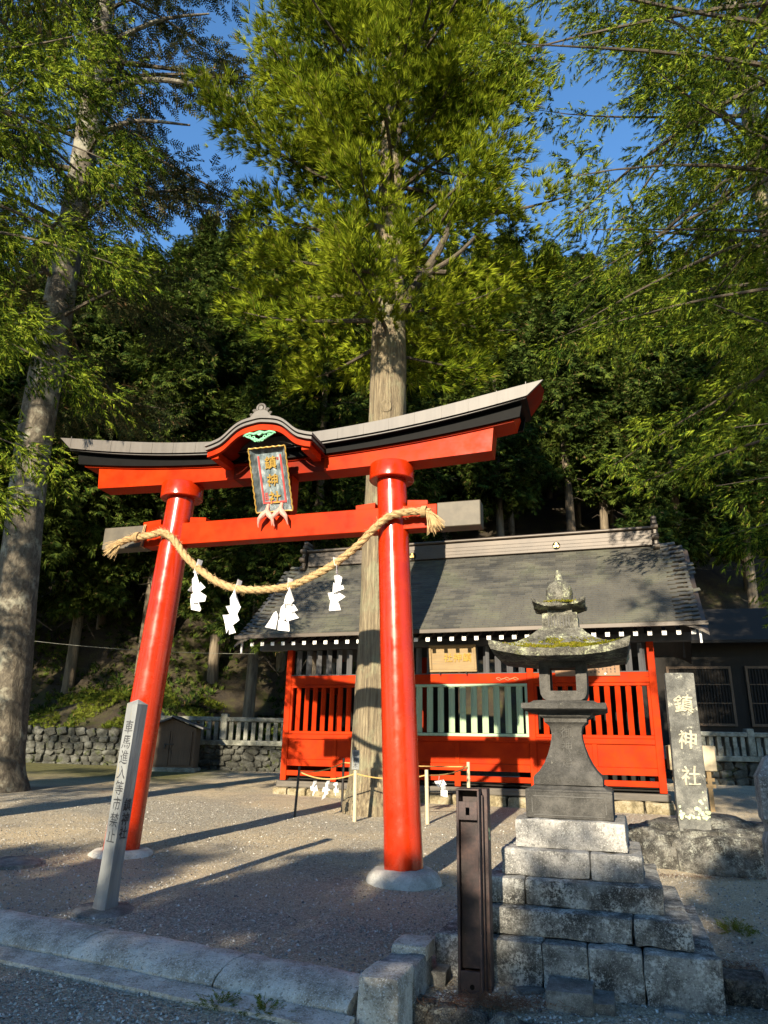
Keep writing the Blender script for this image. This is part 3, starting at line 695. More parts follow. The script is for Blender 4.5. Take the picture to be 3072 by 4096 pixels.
streamer([[(545, 300), (556, 304), (525, 430), (505, 430)], [(508, 410), (522, 412), (530, 480), (540, 560), (470, 565), (475, 495)], [(436, 575), (500, 550), (548, 565), (555, 625), (510, 660), (440, 650)], [(440, 640), (540, 650), (570, 715), (455, 770), (430, 700)], [(398, 660), (435, 650), (452, 760), (440, 845), (412, 842), (400, 740)], [(440, 770), (505, 755), (534, 838), (440, 850)]],
         zs, 'paper_streamer', 'white zigzag paper streamer lowest on the rope, clear of the hall roof', GS, TP, 0.25)
streamer([[(1048, 285), (1066, 285), (1062, 400), (1045, 400)], [(1045, 385), (1070, 385), (1060, 460), (1085, 500), (1080, 550), (1015, 545), (1030, 470)], [(1030, 545), (1090, 545), (1122, 600), (1080, 640), (1015, 590)], [(960, 570), (1020, 545), (1030, 710), (935, 718)], [(1020, 590), (1095, 625), (1142, 682), (1040, 725)], [(897, 632), (945, 626), (955, 665), (910, 797), (833, 787), (880, 710)], [(968, 715), (1038, 710), (1052, 820), (963, 818)]],
         zs, 'paper_streamer', 'widest white paper streamer, spread in three tails before the roof corner', GS, TP, 0.25)
streamer([[(1498, 78), (1515, 70), (1535, 160), (1520, 165)], [(1517, 155), (1540, 155), (1535, 240), (1525, 240)], [(1515, 270), (1530, 240), (1570, 270), (1582, 350), (1545, 380), (1508, 350)], [(1484, 345), (1508, 332), (1545, 380), (1585, 352), (1615, 400), (1500, 440)], [(1452, 440), (1540, 420), (1612, 470), (1608, 492), (1490, 545), (1452, 495)], [(1465, 500), (1495, 545), (1478, 622), (1447, 605)], [(1492, 545), (1540, 525), (1568, 605), (1478, 625)]],
         zs, 'paper_streamer', 'white zigzag paper streamer nearest the right torii pillar', GS, TP, 0.25)

# ------------------------------------------------------------------ shrine hall
H = empty('shrine_hall', BP.o, -BP.yaw)
tag(H, 'low red wooden shrine hall with latticed front under a dark shingled roof', 'shrine hall')
UL, UR, UC = -7.786, 0.026, -3.88
DEP = 3.0
POSTS = [(-7.786, -7.651), (-5.465, -5.332), (-2.430, -2.300), (-0.108, 0.026)]
for x0, x1 in POSTS:
    for y in (0.0, DEP):
        b = MB(); b.box(x0, x1, y-0.0675, y+0.0675, 0.0, 2.92, 0.008); b.build('post', M['red_hall_up'], H)
def beam(name, mat, x0, x1, z0, z1, y0=-0.05, y1=0.05, bev=0.005, parent=H):
    b = MB(); b.box(x0, x1, y0, y1, z0, z1, bev); return b.build(name, mat, parent)
bays = [(-7.651, -5.465), (-5.332, -2.430), (-2.300, -0.108)]
def bar_mesh(w_, z0, z1, mat, name):            # upright bar with a ridge down its front
    b = MB(); pr = [(-w_/2, 0.03), (-w_/2, -0.005), (0, -0.045), (w_/2, -0.005), (w_/2, 0.03)]
    b.grid([[(x, y, z0) for x, y in pr], [(x, y, z1) for x, y in pr]], close_u=True, cap=True); return b.mesh(name, mat)
redbar = bar_mesh(0.105, 1.0, 1.93, M['red_hall_up'], 'bar'); blackbar = bar_mesh(0.125, 2.19, 2.75, M['black_wood'], 'picket'); greenbar = bar_mesh(0.125, 1.02, 1.93, M['green_paint'], 'bar')
for k, (x0, x1) in enumerate(bays):
    mid = k == 1
    beam('upper_rail', M['red_hall'], x0, x1, 1.992, 2.188, -0.06, 0.05)
    beam('upper_rail_cap', M['black_wood'], x0, x1, 2.189, 2.206, -0.065, 0.055)
    fm = M['green_paint'] if mid else M['red_hall']; fw = 0.055
    beam('lattice_frame', fm, x0, x1, 1.93, 1.986, -0.05, 0.05); beam('lattice_frame', fm, x0, x1, 0.952, 1.012, -0.05, 0.05)
    beam('lattice_frame', fm, x0, x0+fw, 1.014, 1.928, -0.05, 0.05); beam('lattice_frame', fm, x1-fw, x1, 1.014, 1.928, -0.05, 0.05)
    beam('middle_rail', M['red_hall'], x0, x1, 0.848, 0.948, -0.062, 0.05)
    xm = (x0+x1)/2
    for a0, a1 in ((x0, xm-0.045), (xm+0.045, x1)): beam('panel', M['red_hall'], a0, a1, 0.436, 0.846, -0.022, 0.02, 0.003)
    beam('panel_stile', M['red_hall_up'], xm-0.045, xm+0.045, 0.432, 0.846, -0.045, 0.03)
    beam('lower_rail', M['red_hall'], x0, x1, 0.296, 0.432, -0.055, 0.05)
    beam('foot_rail', M['red_hall'], x0, x1, 0.098, 0.204, -0.045, 0.03)
    beam('short_stile', M['red_hall_up'], xm-0.06, xm+0.06, 0.0, 0.295, -0.05, 0.035)
    if mid:
        n = 12
        for i in range(n): link('bar', greenbar, H, (x0+fw+(x1-x0-2*fw)*(i+0.5)/n, 0, 0))
    else:
        off = -0.305 if k == 2 else None
        for i in range(10):
            x = (-0.305-0.1985*i) if k == 2 else (-7.475+0.1985*i)
            link('bar', redbar, H, (x, 0, 0))
    n = max(2, int((x1-x0)/0.237))
    for i in range(n):
        link('picket', blackbar, H, (x0+(x1-x0)*(i+0.5)/n+0.02, 0.0, 0))
beam('eave_beam', M['black_wood'], UL-0.7, UR+0.7, 2.76, 2.92, -0.09, 0.10)
beam('sill', M['sill_wood'], UL-0.05, UR+0.05, -0.135, -0.012, -0.13, 0.12, 0.012)
beam('sill', M['sill_wood'], UL-0.05, UR+0.05, -0.135, -0.012, DEP-0.12, DEP+0.12, 0.012)
for x in (UL+0.06, UR-0.06): beam('sill', M['sill_wood'], x-0.10, x+0.10, -0.137, -0.014, 0.122, DEP-0.122, 0.012)
# inside: floor, back boards with a gap, side boards
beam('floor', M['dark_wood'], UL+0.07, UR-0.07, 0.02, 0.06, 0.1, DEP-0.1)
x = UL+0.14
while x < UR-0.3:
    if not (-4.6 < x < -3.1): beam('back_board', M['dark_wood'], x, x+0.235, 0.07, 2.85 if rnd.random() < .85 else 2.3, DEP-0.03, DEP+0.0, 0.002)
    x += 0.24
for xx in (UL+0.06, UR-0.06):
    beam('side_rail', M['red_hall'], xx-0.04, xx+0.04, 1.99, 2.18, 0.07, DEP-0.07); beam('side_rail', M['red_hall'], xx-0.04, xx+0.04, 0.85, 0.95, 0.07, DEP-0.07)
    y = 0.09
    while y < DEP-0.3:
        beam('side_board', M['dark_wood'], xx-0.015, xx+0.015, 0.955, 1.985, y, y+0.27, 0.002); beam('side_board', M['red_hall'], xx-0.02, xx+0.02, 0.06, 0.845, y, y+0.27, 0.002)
        y += 0.275
# footing stones
x = UL-0.10
while x < UR+0.12:
    w_ = min(rnd.uniform(0.32, 0.62), UR+0.14-x)
    if w_ < 0.12: break
    b = MB(); b.box(x+0.012, x+w_-0.012, -0.19-rnd.uniform(0, .05), 0.16, -0.62, -0.142, 0.05, seg=2); b.rough(0.03, 4.0, 2, x); b.build('footing_stone', M['foot_stone'], H, smooth=True); x += w_
# roof
YE, ZE, YR, ZR = -0.85, 2.935, 1.45, 5.07
X0, X1 = -8.72, 0.97
def rprof(t): return YE+(YR-YE)*t, ZE+(ZR-ZE)*(0.84*t+0.16*t*t)
def verge(x): return -0.20*max(0, 1-min(x-X0, X1-x)/0.55)**2
xsn = [X0+0.001]+[X0+0.55*i/6 for i in range(1, 7)]+[X0+0.55+(X1-X0-1.1)*i/12 for i in range(1, 12)]+[X1-0.55*i/6 for i in range(6, 0, -1)]+[X1-0.001]
for sgn, nm in ((1, 'roof_slope'), (-1, 'roof_slope')):
    b = MB(); rows = []
    for i in range(13):
        y, z = rprof(i/12)
        if sgn < 0: y = 2*YR-y
        rows.append([(x, y, z+verge(x)) for x in xsn])
    b.grid(rows); bmesh.ops.recalc_face_normals(b.bm, faces=b.bm.faces[:])
    r = bmesh.ops.extrude_face_region(b.bm, geom=b.bm.faces[:])
    for v in [e for e in r['geom'] if isinstance(e, bmesh.types.BMVert)]: v.co.z += 0.055
    b.build(nm, M['ridge'], H)
# shingles: courses from the eave to the ridge; the largest in view are separate
NC = 38; SW = 0.30; SL = (2.3**2+2.1**2)**0.5/NC
b = MB(); b.box(-SW/2+0.002, SW/2-0.002, -0.004, SL*1.25, 0.0, 0.020); shingle = b.mesh('shingle', M['shingle'])
allsh = []
for c in range(NC):
    t = (c+0.02)/NC; y, z = rprof(t); y2, z2 = rprof(min(1, t+1/NC)); ang = math.atan2(z2-z, y2-y)-0.15
    x = X0+(0.15 if c % 2 else 0.0)+rnd.uniform(-0.02, 0.02)+0.15
    while x < X1-0.10:
        allsh.append((x, y, z+0.070+verge(x)+rnd.uniform(0, 0.002), ang+rnd.uniform(-0.008, 0.008), rnd.uniform(-0.006, 0.006), -0.36*max(0, 1-min(x-X0, X1-x)/0.55)*(-1 if x < -3.9 else 1))); x += SW
key = sorted(range(len(allsh)), key=lambda i: (allsh[i][0]-2.0)**2*0.25+(allsh[i][1]+0.85)**2*3)
near = set(key[:300]); verts = []; sv = np.array([v.co[:] for v in shingle.vertices]); sf = [tuple(p.vertices) for p in shingle.polygons]
vs, fs = [], []
for i, (x, y, z, an, rz, ry) in enumerate(allsh):
    mt = Matrix.Translation((x, y, z))@Matrix.Rotation(rz, 4, 'Z')@Matrix.Rotation(ry*0.7, 4, 'Y')@Matrix.Rotation(an, 4, 'X')
    if i in near:
        o = link('shingle', shingle, H); o.matrix_local = mt
    else:
        base = len(vs); A_ = np.array(mt)
        vs.extend((sv@A_[:3, :3].T+A_[:3, 3]).tolist()); fs.extend([tuple(q+base for q in f) for f in sf])
me = bpy.data.meshes.new('roof_shingles'); me.from_pydata(vs, [], fs); me.materials.append(M['shingle'])
o = link('roof_shingles', me, H); o['kind'] = 'stuff'
beam('eave_board', M['ridge'], X0, X1, ZE-0.010, ZE+0.068, YE-0.03, YE+0.012, 0.004)
# under-eave boards and rafters with white ends
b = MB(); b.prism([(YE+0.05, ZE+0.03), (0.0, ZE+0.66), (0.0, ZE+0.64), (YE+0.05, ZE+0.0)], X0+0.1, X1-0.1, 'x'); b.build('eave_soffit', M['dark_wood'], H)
RS = math.atan2(0.5, 1.0)
rb = MB(); rb.box(-0.034, 0.034, 0.012, 1.1, -0.034, 0.034); raf = rb.mesh('rafter', M['black_wood'])
rb = MB(); rb.box(-0.040, 0.040, 0.0, 0.012, -0.040, 0.040); cap = rb.mesh('rafter_cap', M['white_paint'])
NR = 37
for i in range(NR):
    x = -8.36+(0.72+8.36)*i/(NR-1)
    o = link('rafter', raf, H, (x, -0.70, 2.825), (R_(24), 0, 0)); c = link('rafter_cap', cap, o, (0, 0, 0), (R_(-24), 0, 0))
for x in (X0+0.12, X1-0.14):
    beam('barge_end', M['white_paint'], x-0.02, x+0.02, 2.62, 2.92, -0.74, -0.70)
    b = MB(); b.prism([(YE+0.1, ZE-0.05), (YR, ZR-0.25), (YR, ZR-0.05), (YE+0.1, ZE+0.02)], x-0.03, x+0.03, 'x'); b.build('barge_board', M['black_wood'], H)
    b = MB(); b.prism([(2*YR-YE-0.1, ZE-0.05), (YR, ZR-0.25), (YR, ZR-0.05), (2*YR-YE-0.1, ZE+0.02)], x-0.03, x+0.03, 'x'); b.build('barge_board', M['black_wood'], H)
for xx in (UL+0.06, UR-0.06):                  # gable walls
    b = MB(); b.prism([(-0.05, 2.90), (DEP+0.05, 2.90), (YR+0.05, 4.85), (YR-0.05, 4.85)], xx-0.02, xx+0.02, 'x'); b.build('gable_wall', M['dark_wood'], H)
# ridge
beam('ridge_base', M['ridge'], -8.02, 0.26, 5.05, 5.30, YR-0.19, YR+0.19, 0.01)
for z in (5.12, 5.20, 5.285): beam('ridge_course', M['ridge'], -8.02, 0.262, z, z+0.012, YR-0.198, YR+0.198, 0.002)
beam('ridge_neck', M['ridge'], -8.03, 0.27, 5.30, 5.42, YR-0.15, YR+0.15, 0.01)
beam('ridge_cap', M['ridge'], -8.08, 0.30, 5.425, 5.49, YR-0.22, YR+0.22, 0.02)
for x in (-8.12, 0.33):
    b = MB(); b.box(x-0.055, x+0.055, YR-0.26, YR+0.26, 4.93, 5.52, 0.03); b.box(x-0.06, x+0.06, YR-0.22, YR+0.22, 5.52, 5.64, 0.03); b.box(x-0.06, x+0.06, YR-0.17, YR+0.17, 5.64, 5.74, 0.03)
    b.tube([(x-0.07, YR-0.26, 5.0), (x+0.07, YR-0.26, 5.0)], 0.06, 14); b.tube([(x-0.07, YR-0.27, 5.22), (x+0.07, YR-0.27, 5.22)], 0.075, 14); b.tube([(x-0.07, YR-0.26, 5.45), (x+0.07, YR-0.26, 5.45)], 0.06, 14)
    b.build('ridge_end_ornament', M['ridge'], H)
for q in ((1649, 2224), (2225, 2182)):
    u, z = BP.px(*q, -(YR-0.21))
    e = MB(); e.tube([(u, YR-0.215, z), (u, YR-0.19, z)], 0.085, 22); cr = e.build('ridge_crest', M['black_lacquer'], H)
    for an in (0, 2.1, -2.1):
        pts = [(0, -0.012), (0.022, 0.02), (0.03, 0.045), (0.016, 0.06), (0, 0.075), (-0.016, 0.06), (-0.03, 0.045), (-0.022, 0.02)]
        e = MB(); e.prism([(u+x*math.cos(an)-y*math.sin(an), z+x*math.sin(an)+y*math.cos(an)) for x, y in pts], YR-0.225, YR-0.216); e.build('crest_leaf', M['gold'], cr)
# carving on the middle bay's rail end
b = MB()
for s in range(2): b.tube([(-3.05+0.035*i, -0.064, 2.09+0.02*math.sin(i*1.3+s*2)-0.02*s) for i in range(14)], 0.006, 5)
b.build('carved_scroll', M['board_wood'], H, smooth=True)
# boards hung on the front
sb = empty('name_board'); sb.matrix_world = Matrix.Translation(Vector(BP.o))@Matrix.Rotation(-BP.yaw, 4, 'Z')@Matrix.Translation((-3.93, -0.16, 2.50))@Matrix.Rotation(R_(12), 4, 'X')
tag(sb, 'framed old wooden name board tilted over the green lattice of the hall', 'signboard')
b = MB(); b.box(-0.45, 0.45, 0.0, 0.03, -0.23, 0.23); b.build('board', M['board_wood'], sb)
for q in ((-0.50, 0.50, 0.232, 0.28), (-0.50, 0.50, -0.28, -0.232)):
    b = MB(); b.box(q[0], q[1], -0.035, 0.035, q[2], q[3], 0.01); b.build('frame', M['board_wood'], sb)
for s in (-1, 1):
    b = MB(); b.box(s*0.476-0.024, s*0.476+0.024, -0.035, 0.035, -0.231, 0.231, 0.01); b.build('frame', M['board_wood'], sb)
for i, ch in enumerate('社神鎮'):
    o = link('character', text_mesh(ch, 0.19, 0.010, M['gold'], 0.06, 0.002, 0.1), sb, (-0.10+0.20*i, -0.006, 0.0), (math.pi/2, 0, 0))
for s in (-0.28, 0.28):
    b = MB(); b.box(s-0.01, s+0.01, -0.05, 0.06, -0.33, -0.27); b.build('hook', M['iron'], sb)
sb = empty('notice_board', BP.o, -BP.yaw); tag(sb, 'brown wooden board of ink columns hung on the right bay rail', 'notice board')
b = MB(); b.box(-1.86, -0.63, -0.095, -0.068, 2.115, 2.46, 0.003); b.build('board', M['board_dark'], sb)
for i in range(9):
    for j in range(4):
        if rnd.random() < .9:
            u, z = -0.72-0.075*i, 2.36-0.055*j-rnd.uniform(0, 0.008); b = MB(); s = rnd.uniform(0.014, 0.02)
            for q in range(3): b.box(u-s, u+s*rnd.uniform(.5, 1), -0.0972, -0.0952, z-s+q*s*0.8, z-s*0.62+q*s*0.8)
            b.box(u-s*0.2+rnd.uniform(-.006, .006), u+s*0.2, -0.0974, -0.0953, z-s*1.2, z+s*1.2)
            b.build('ink_mark', M['ink'], sb)
b = MB(); b.prism([(-0.93, 2.155), (-0.905, 2.135), (-0.88, 2.165), (-0.905, 2.172)], -0.102, -0.0955); b.build('paper_slip', M['paper'], sb)

# wooden steps and box at the right end of the hall
def loc_b(u, y, z): return Vector(BP.o)+Vector(BP.u)*u+Vector(BP.a)*y+Vector((0, 0, z))
st = empty('side_porch', loc_b(0.42, 1.2, 0), -BP.yaw); tag(st, 'pale plank porch on crossed timbers beside the right end of the hall', 'porch')
b = MB(); b.box(-0.28, 0.55, -0.5, 0.9, 0.40, 0.86, 0.01); b.build('plank_side', M['bamboo'], st)
for i in range(3):
    b = MB(); b.box(-0.25, 0.5, -0.48+0.12*i, -0.40+0.12*i, 0.10+0.11*i, 0.16+0.11*i); b.build('timber', M['board_wood'], st)
for x in (-0.2, 0.1, 0.4):
    b = MB(); b.box(x-0.04, x+0.04, -0.46, -0.36, -0.40, 0.39); b.build('leg', M['board_wood'], st)

# ------------------------------------------------------------------ stone lantern
LC = (1.46, 5.80); LA = R_(18)
L = empty('stone_lantern', (LC[0], LC[1], 0.0), -LA)
tag(L, 'tall mossy stone lantern with curled roof on a stepped stone base', 'stone lantern')
steps = [(0.85, 0.02, 0.424, 'granite_old', [4, 3, 3, 3]), (0.718, 0.424, 0.578, 'granite_old', [2, 2, 2, 2]), (0.58, 0.578, 0.739, 'granite_old', [2, 2, 2, 2]), (0.473, 0.739, 0.908, 'granite_blue', [2, 1, 1, 1]), (0.384, 0.908, 1.097, 'granite_blue', [1])]
for k, (h, z0, z1, mt, spl) in enumerate(steps):
    cuts = {0: [-0.85, -0.17, 0.10, 0.42, 0.85], 1: [-0.718, 0.38, 0.718], 2: [-0.58, -0.30, 0.58], 3: [-0.473, 0.13, 0.473], 4: [-0.384, 0.384]}[k]
    for i in range(len(cuts)-1):               # front course
        b = MB(); dep = 0.36 if k < 4 else 2*h
        b.box(cuts[i]+0.003, cuts[i+1]-0.003, -h, -h+dep, z0, z1-0.002, 0.018, seg=2); b.rough(0.015, 7.0, 4, k*3+i)
        b.build('step_stone', M[mt], L, smooth=True)
    if k < 4:                                  # body of the step behind the front course
        for s in (-1, 1):
            b = MB(); b.box(min(0, s*h)+0.003, max(0, s*h)-0.003, -h+0.364, h, z0, z1-0.002, 0.016, seg=2); b.rough(0.008, 6.0, 3, k*5+s); b.build('step_stone', M[mt], L, smooth=True)
b = MB(); b.box(-0.306, 0.306, -0.306, 0.306, 1.099, 1.278, 0.01, seg=2); b.square([(0.306, 1.278), (0.300, 1.292), (0.27, 1.30), (0.255, 1.312), (0.245, 1.318)], 6); b.rough(0.004, 8, 1); b.build('pedestal', M['lantern_stone'], L)
b = MB()                                       # framed panel cut in the pedestal's face
for q in ((-0.245, 0.245, 1.245, 1.251), (-0.245, 0.245, 1.118, 1.124)): b.box(q[0], q[1], -0.311, -0.306, q[2], q[3])
for s in (-1, 1): b.box(s*0.257-0.003, s*0.257+0.003, -0.311, -0.306, 1.136, 1.233)
b.build('panel_border', M['carved_dark'], L)
prof = [(0.232, 1.318), (0.244, 1.324), (0.246, 1.365), (0.240, 1.385), (0.205, 1.42), (0.172, 1.47), (0.145, 1.53), (0.124, 1.60), (0.112, 1.66), (0.111, 1.70), (0.120, 1.735), (0.140, 1.755), (0.150, 1.763), (0.158, 1.768), (0.160, 1.798)]
b = MB(); b.square(prof, 6); b.rough(0.003, 7, 0); b.build('shaft', M['lantern_stone'], L, smooth=True)
for i, (ch, z, y) in enumerate((('御', 1.685, -0.118), ('神', 1.585, -0.132), ('燈', 1.475, -0.174))):
    an = math.atan2([0.0, 0.16, 0.42][i], 1.0)
    link('carved_character', text_mesh(ch, 0.085, 0.003, M['carved_dark'], 0.05, -0.0012), L, (0.0, y, z), (math.pi/2-an, 0, 0))
b = MB(); b.square([(0.165, 1.80), (0.185, 1.812), (0.20, 1.835), (0.285, 1.850), (0.305, 1.858), (0.310, 1.862), (0.310, 1.898), (0.304, 1.903), (0.25, 1.906), (0.236, 1.914), (0.22, 1.925)], 6); b.rough(0.004, 8, 0); b.build('platform', M['lantern_stone'], L)
# fire box: a square tube open front and back, rounded lower corners
fo = [(-0.178, 2.24), (-0.178, 2.02), (-0.172, 1.975), (-0.155, 1.945), (-0.125, 1.928), (0.125, 1.928), (0.155, 1.945), (0.172, 1.975), (0.178, 2.02), (0.178, 2.24)]
fi = [(-0.108, 2.19), (-0.108, 2.05), (-0.108, 2.03), (-0.106, 2.008), (-0.10, 2.0), (0.10, 2.0), (0.106, 2.008), (0.108, 2.03), (0.108, 2.05), (0.108, 2.19)]
b = MB(); b.grid([[(x, -0.178, z) for x, z in fo], [(x, -0.178, z) for x, z in fi], [(x, 0.178, z) for x, z in fi], [(x, 0.178, z) for x, z in fo]], close_u=True, close_v=True)
b.rough(0.003, 8, 1); b.build('fire_box', M['lantern_stone'], L)
b = MB()
for s in (-1, 1): b.box(s*0.112-0.014, s*0.112+0.014, -0.168, -0.14, 1.99, 2.20)
b.box(-0.097, 0.097, -0.168, -0.14, 2.175, 2.20); b.build('window_frame', M['lantern_stone'], L)
# roof
def roof_mb(h, zb, rim, up, ztop, htop, n=14, bulge=0.5):
    b = MB()
    ring = []
    for (ax, ay), (bx, by) in (((-1, -1), (1, -1)), ((1, -1), (1, 1)), ((1, 1), (-1, 1)), ((-1, 1), (-1, -1))):
        for k in range(n):
            t = k/n; s = abs(2*t-1); ring.append((ax+(bx-ax)*t, ay+(by-ay)*t, s))
    rows = []
    for f, zf in ((0.40, lambda s: zb-0.012), (0.82, lambda s: zb-0.005+up*0.35*s**3), (0.965, lambda s: zb+up*0.75*s**3), (0.99, lambda s: zb+rim*0.4+up*0.9*s**3), (1.0, lambda s: zb+rim+up*s**3)):
        rows.append([(x*h*f*(1+0.03*s**4), y*h*f*(1+0.03*s**4), zf(s)) for x, y, s in ring])
    for i in range(1, 10):
        t = i/9; f = 1+(htop/h-1)*t
        rows.append([(x*h*f*(1+0.03*s**4*(1-t)), y*h*f*(1+0.03*s**4*(1-t)), zb+rim+(up*s**3)*(1-t)**2.2+(ztop-zb-rim)*(0.35*t+0.65*t**2.6)) for x, y, s in ring])
    b.grid(rows, close_u=True, cap=True); return b
b = roof_mb(0.50, 2.232, 0.052, 0.075, 2.485, 0.165); b.rough(0.010, 6, 0, 3); b.build('lantern_roof', M['lantern_roof'], L, smooth=True)
b = MB(); b.square([(0.140, 2.47), (0.142, 2.475), (0.136, 2.605), (0.128, 2.612), (0.095, 2.614), (0.10, 2.655)], 5); b.rough(0.004, 8, 0); b.build('neck', M['lantern_roof'], L)
b = MB()
for i in range(8): b.box(-0.085+0.0225*i-0.004, -0.085+0.0225*i+0.004, -0.1415, -0.136, 2.50, 2.585)
b.build('carved_flutes', M['carved_dark'], L)
b = roof_mb(0.205, 2.655, 0.022, 0.055, 2.72, 0.08); b.rough(0.016, 9, 0, 8); b.build('lotus_cap', M['lantern_roof'], L, smooth=True)
b = MB(); b.lathe([(0.07, 2.70), (0.10, 2.735), (0.112, 2.785), (0.108, 2.825), (0.088, 2.868), (0.05, 2.898), (0.035, 2.905), (0.028, 2.93), (0.02, 2.965), (0.011, 2.99)], 24); b.rough(0.007, 9, 1, 4); b.build('jewel', M['lantern_roof'], L, smooth=True)
# moss cushions on the roof
Q = []
def moss_patch(fn, n, s):
    for k in range(n):
        p = fn()
        if p is None: continue
        a1 = rnd.uniform(0, 6.28); d = Vector((math.cos(a1), math.sin(a1), 0)); e = Vector((-d.y, d.x, 0)); up = Vector((rnd.uniform(-.7, .7), rnd.uniform(-.7, .7), 1)).normalized()
        p = Vector(p); z = s*rnd.uniform(0.6, 1.5)
        Q.append([p-d*z*0.5, p+d*z*0.5, p+d*z*0.35+up*z, p-d*z*0.35+up*z])
def rp_():
    t = rnd.betavariate(1.5, 2.2)*0.75; f = 1+(0.165/0.5-1)*t; side = rnd.random()
    u = rnd.gauss(0.1, 0.42)
    if abs(u) > 0.95: return None
    if mnoise.noise(Vector((u*3, t*6, 2))) < -0.05: return None
    s = abs(u); z = 2.232+0.052+(0.075*s**3)*(1-t)**2.2+(2.485-2.284)*(0.35*t+0.65*t**2.6)
    x, y = u*0.5*f, -0.5*f
    if side > 0.72: x, y = -y, x
    return (x, y, z)
moss_patch(rp_, 5200, 0.011)
def rp2():
    a1 = rnd.uniform(0, 6.28); r = rnd.uniform(0.10, 0.19)
    if mnoise.noise(Vector((a1, r*8, 5))) < 0.12: return None
    return (r*math.cos(a1), r*math.sin(a1), 2.69+max(0, 0.72-r*5)*0.03+rnd.uniform(0, 0.015))
moss_patch(rp2, 1800, 0.010)
o = link('moss', quads_mesh('moss', np.array(Q), M['moss']), L); o['kind'] = 'stuff'

# ------------------------------------------------------------------ marker stone on its boulder
def boulder(name, c, r, mat, seed, sub=4, amp=0.22, flat=None, smooth=True):
    bm = bmesh.new(); bmesh.ops.create_icosphere(bm, subdivisions=sub, radius=1.0)
    for v in bm.verts:
        q = v.co.copy(); pw_ = 0.55
        q = Vector([math.copysign(abs(t)**pw_, t) for t in q]); q = q*(1/max(0.8, q.length))*1.05
        k = 1+amp*mnoise.fractal(v.co*1.5+Vector((seed, seed, 0)), 0.9, 2.1, 4)+0.05*mnoise.fractal(v.co*5+Vector((seed, 0, 0)), 0.9, 2.1, 3)
        v.co = Vector((q.x*r[0], q.y*r[1], q.z*r[2]))*k
    b = MB(); b.bm.free(); b.bm = bm
    return b.build(name, mat, None, c, None, smooth)
o = boulder('base_boulder', (4.08, 9.50, 0.40), (0.98, 0.62, 0.46), M['boulder'], 3.1, 5, 0.20); o.rotation_euler = (0, R_(1), R_(-8))
tag(o, 'large dark lichen-spotted boulder under the inscribed upright stone', 'boulder')
mk = empty('inscribed_stone', (0, 0, 0))
mb_ = at(2774, 3282, 9.25); mt_ = at(2713, 2694, 9.25)
lean = math.atan2(mt_.x-mb_.x, mt_.z-mb_.z)
mk.location = mb_; mk.rotation_euler = (0, lean, R_(-15)); tag(mk, 'upright dark inscribed stone slab with three pale characters on the boulder', 'inscribed stone')
MH = (mt_-mb_).length
b = MB(); b.box(-0.172, 0.172, -0.09, 0.09, -0.15, MH, 0.014, seg=2); b.rough(0.006, 5, 4, 2)
for v in b.bm.verts: v.co.x *= 1.0+0.03*(1-v.co.z/MH)
b.build('slab', M['marker_stone'], mk)
letters('鎮神社', 0.235, 0.42, M['carved_light'], mk, 0.005, -0.103, MH-0.40, 0.98, 0.004, warp=0.09, bold=0.003, name='carved_character', shear=0.08)
b = MB()
for k in range(46):
    s = rnd.choice((-1, 1)); x = rnd.uniform(0.03, 0.17)*s if s > 0 else rnd.uniform(-0.16, 0); z = abs(rnd.gauss(0, 0.055 if s < 0 else 0.12))
    r = rnd.uniform(0.008, 0.026)
    b.prism([(x+r*(0.7+0.5*rnd.random())*math.cos(a), 0.02+z+r*(0.7+0.5*rnd.random())*math.sin(a)) for a in np.linspace(0, 5.6, 8)], -0.099-rnd.uniform(0, .003), -0.088)
b.build('lichen_crust', M['lichen'], mk, smooth=False, kind='stuff')

# ------------------------------------------------------------------ rusty steel post
bp_ = Vector((0.595, 4.97, gz(0.6, 4.97)-0.02))
P = empty('steel_post', bp_, R_(-16)); tag(P, 'rusty brown steel post with a slotted box head by the lantern steps', 'post')
PH = 1.155; fw_ = 0.073
b = MB()                                       # channel front: back plate and two cheeks
b.box(-fw_+0.020, fw_-0.012, -0.050, -0.040, 0.16, PH-0.17); b.build('back_plate', M['rusty_steel'], P)
for x0, x1 in ((-fw_, -fw_+0.016), (fw_-0.012, fw_)):
    b = MB(); b.box(x0, x1, -0.10, 0.02, 0.0, PH, 0.002); b.build('cheek', M['rusty_steel'], P)
b = MB(); b.box(-fw_+0.017, fw_-0.013, -0.099, -0.085, 0.0, 0.155, 0.002); b.build('foot_plate', M['rusty_steel'], P)
b = MB(); b.tube([(0.012, -0.103, 0.075), (0.012, -0.095, 0.075)], 0.014, 16); b.build('bolt_hole', M['black_lacquer'], P)
for q in ((-fw_+0.017, -0.012, PH-0.172, PH-0.066), (0.012, fw_-0.013, PH-0.172, PH-0.066), (-0.012, 0.012, PH-0.172, PH-0.145), (-0.012, 0.012, PH-0.100, PH-0.066)):
    b = MB(); b.box(q[0]+0.0003, q[1]-0.0003, -0.104, -0.092, q[2], q[3]); b.build('slot_plate', M['rusty_steel'], P)
b = MB(); b.box(-fw_, fw_, -0.104, 0.06, PH, PH+0.010, 0.002); b.build('top_plate', M['rusty_steel'], P)
b = MB(); b.box(fw_+0.001, fw_+0.012, -0.03, 0.02, 0.02, PH-0.03); b.build('side_strip', M['rusty_steel'], P)
b = MB(); b.box(fw_-0.02, fw_+0.036, 0.021, 0.155, 0.0, PH+0.008, 0.003); b.build('rear_channel', M['rusty_steel'], P)
b = MB(); b.box(-fw_, fw_-0.021, 0.021, 0.150, 0.0, PH-0.002, 0.003); b.build('rear_channel', M['rusty_steel'], P)
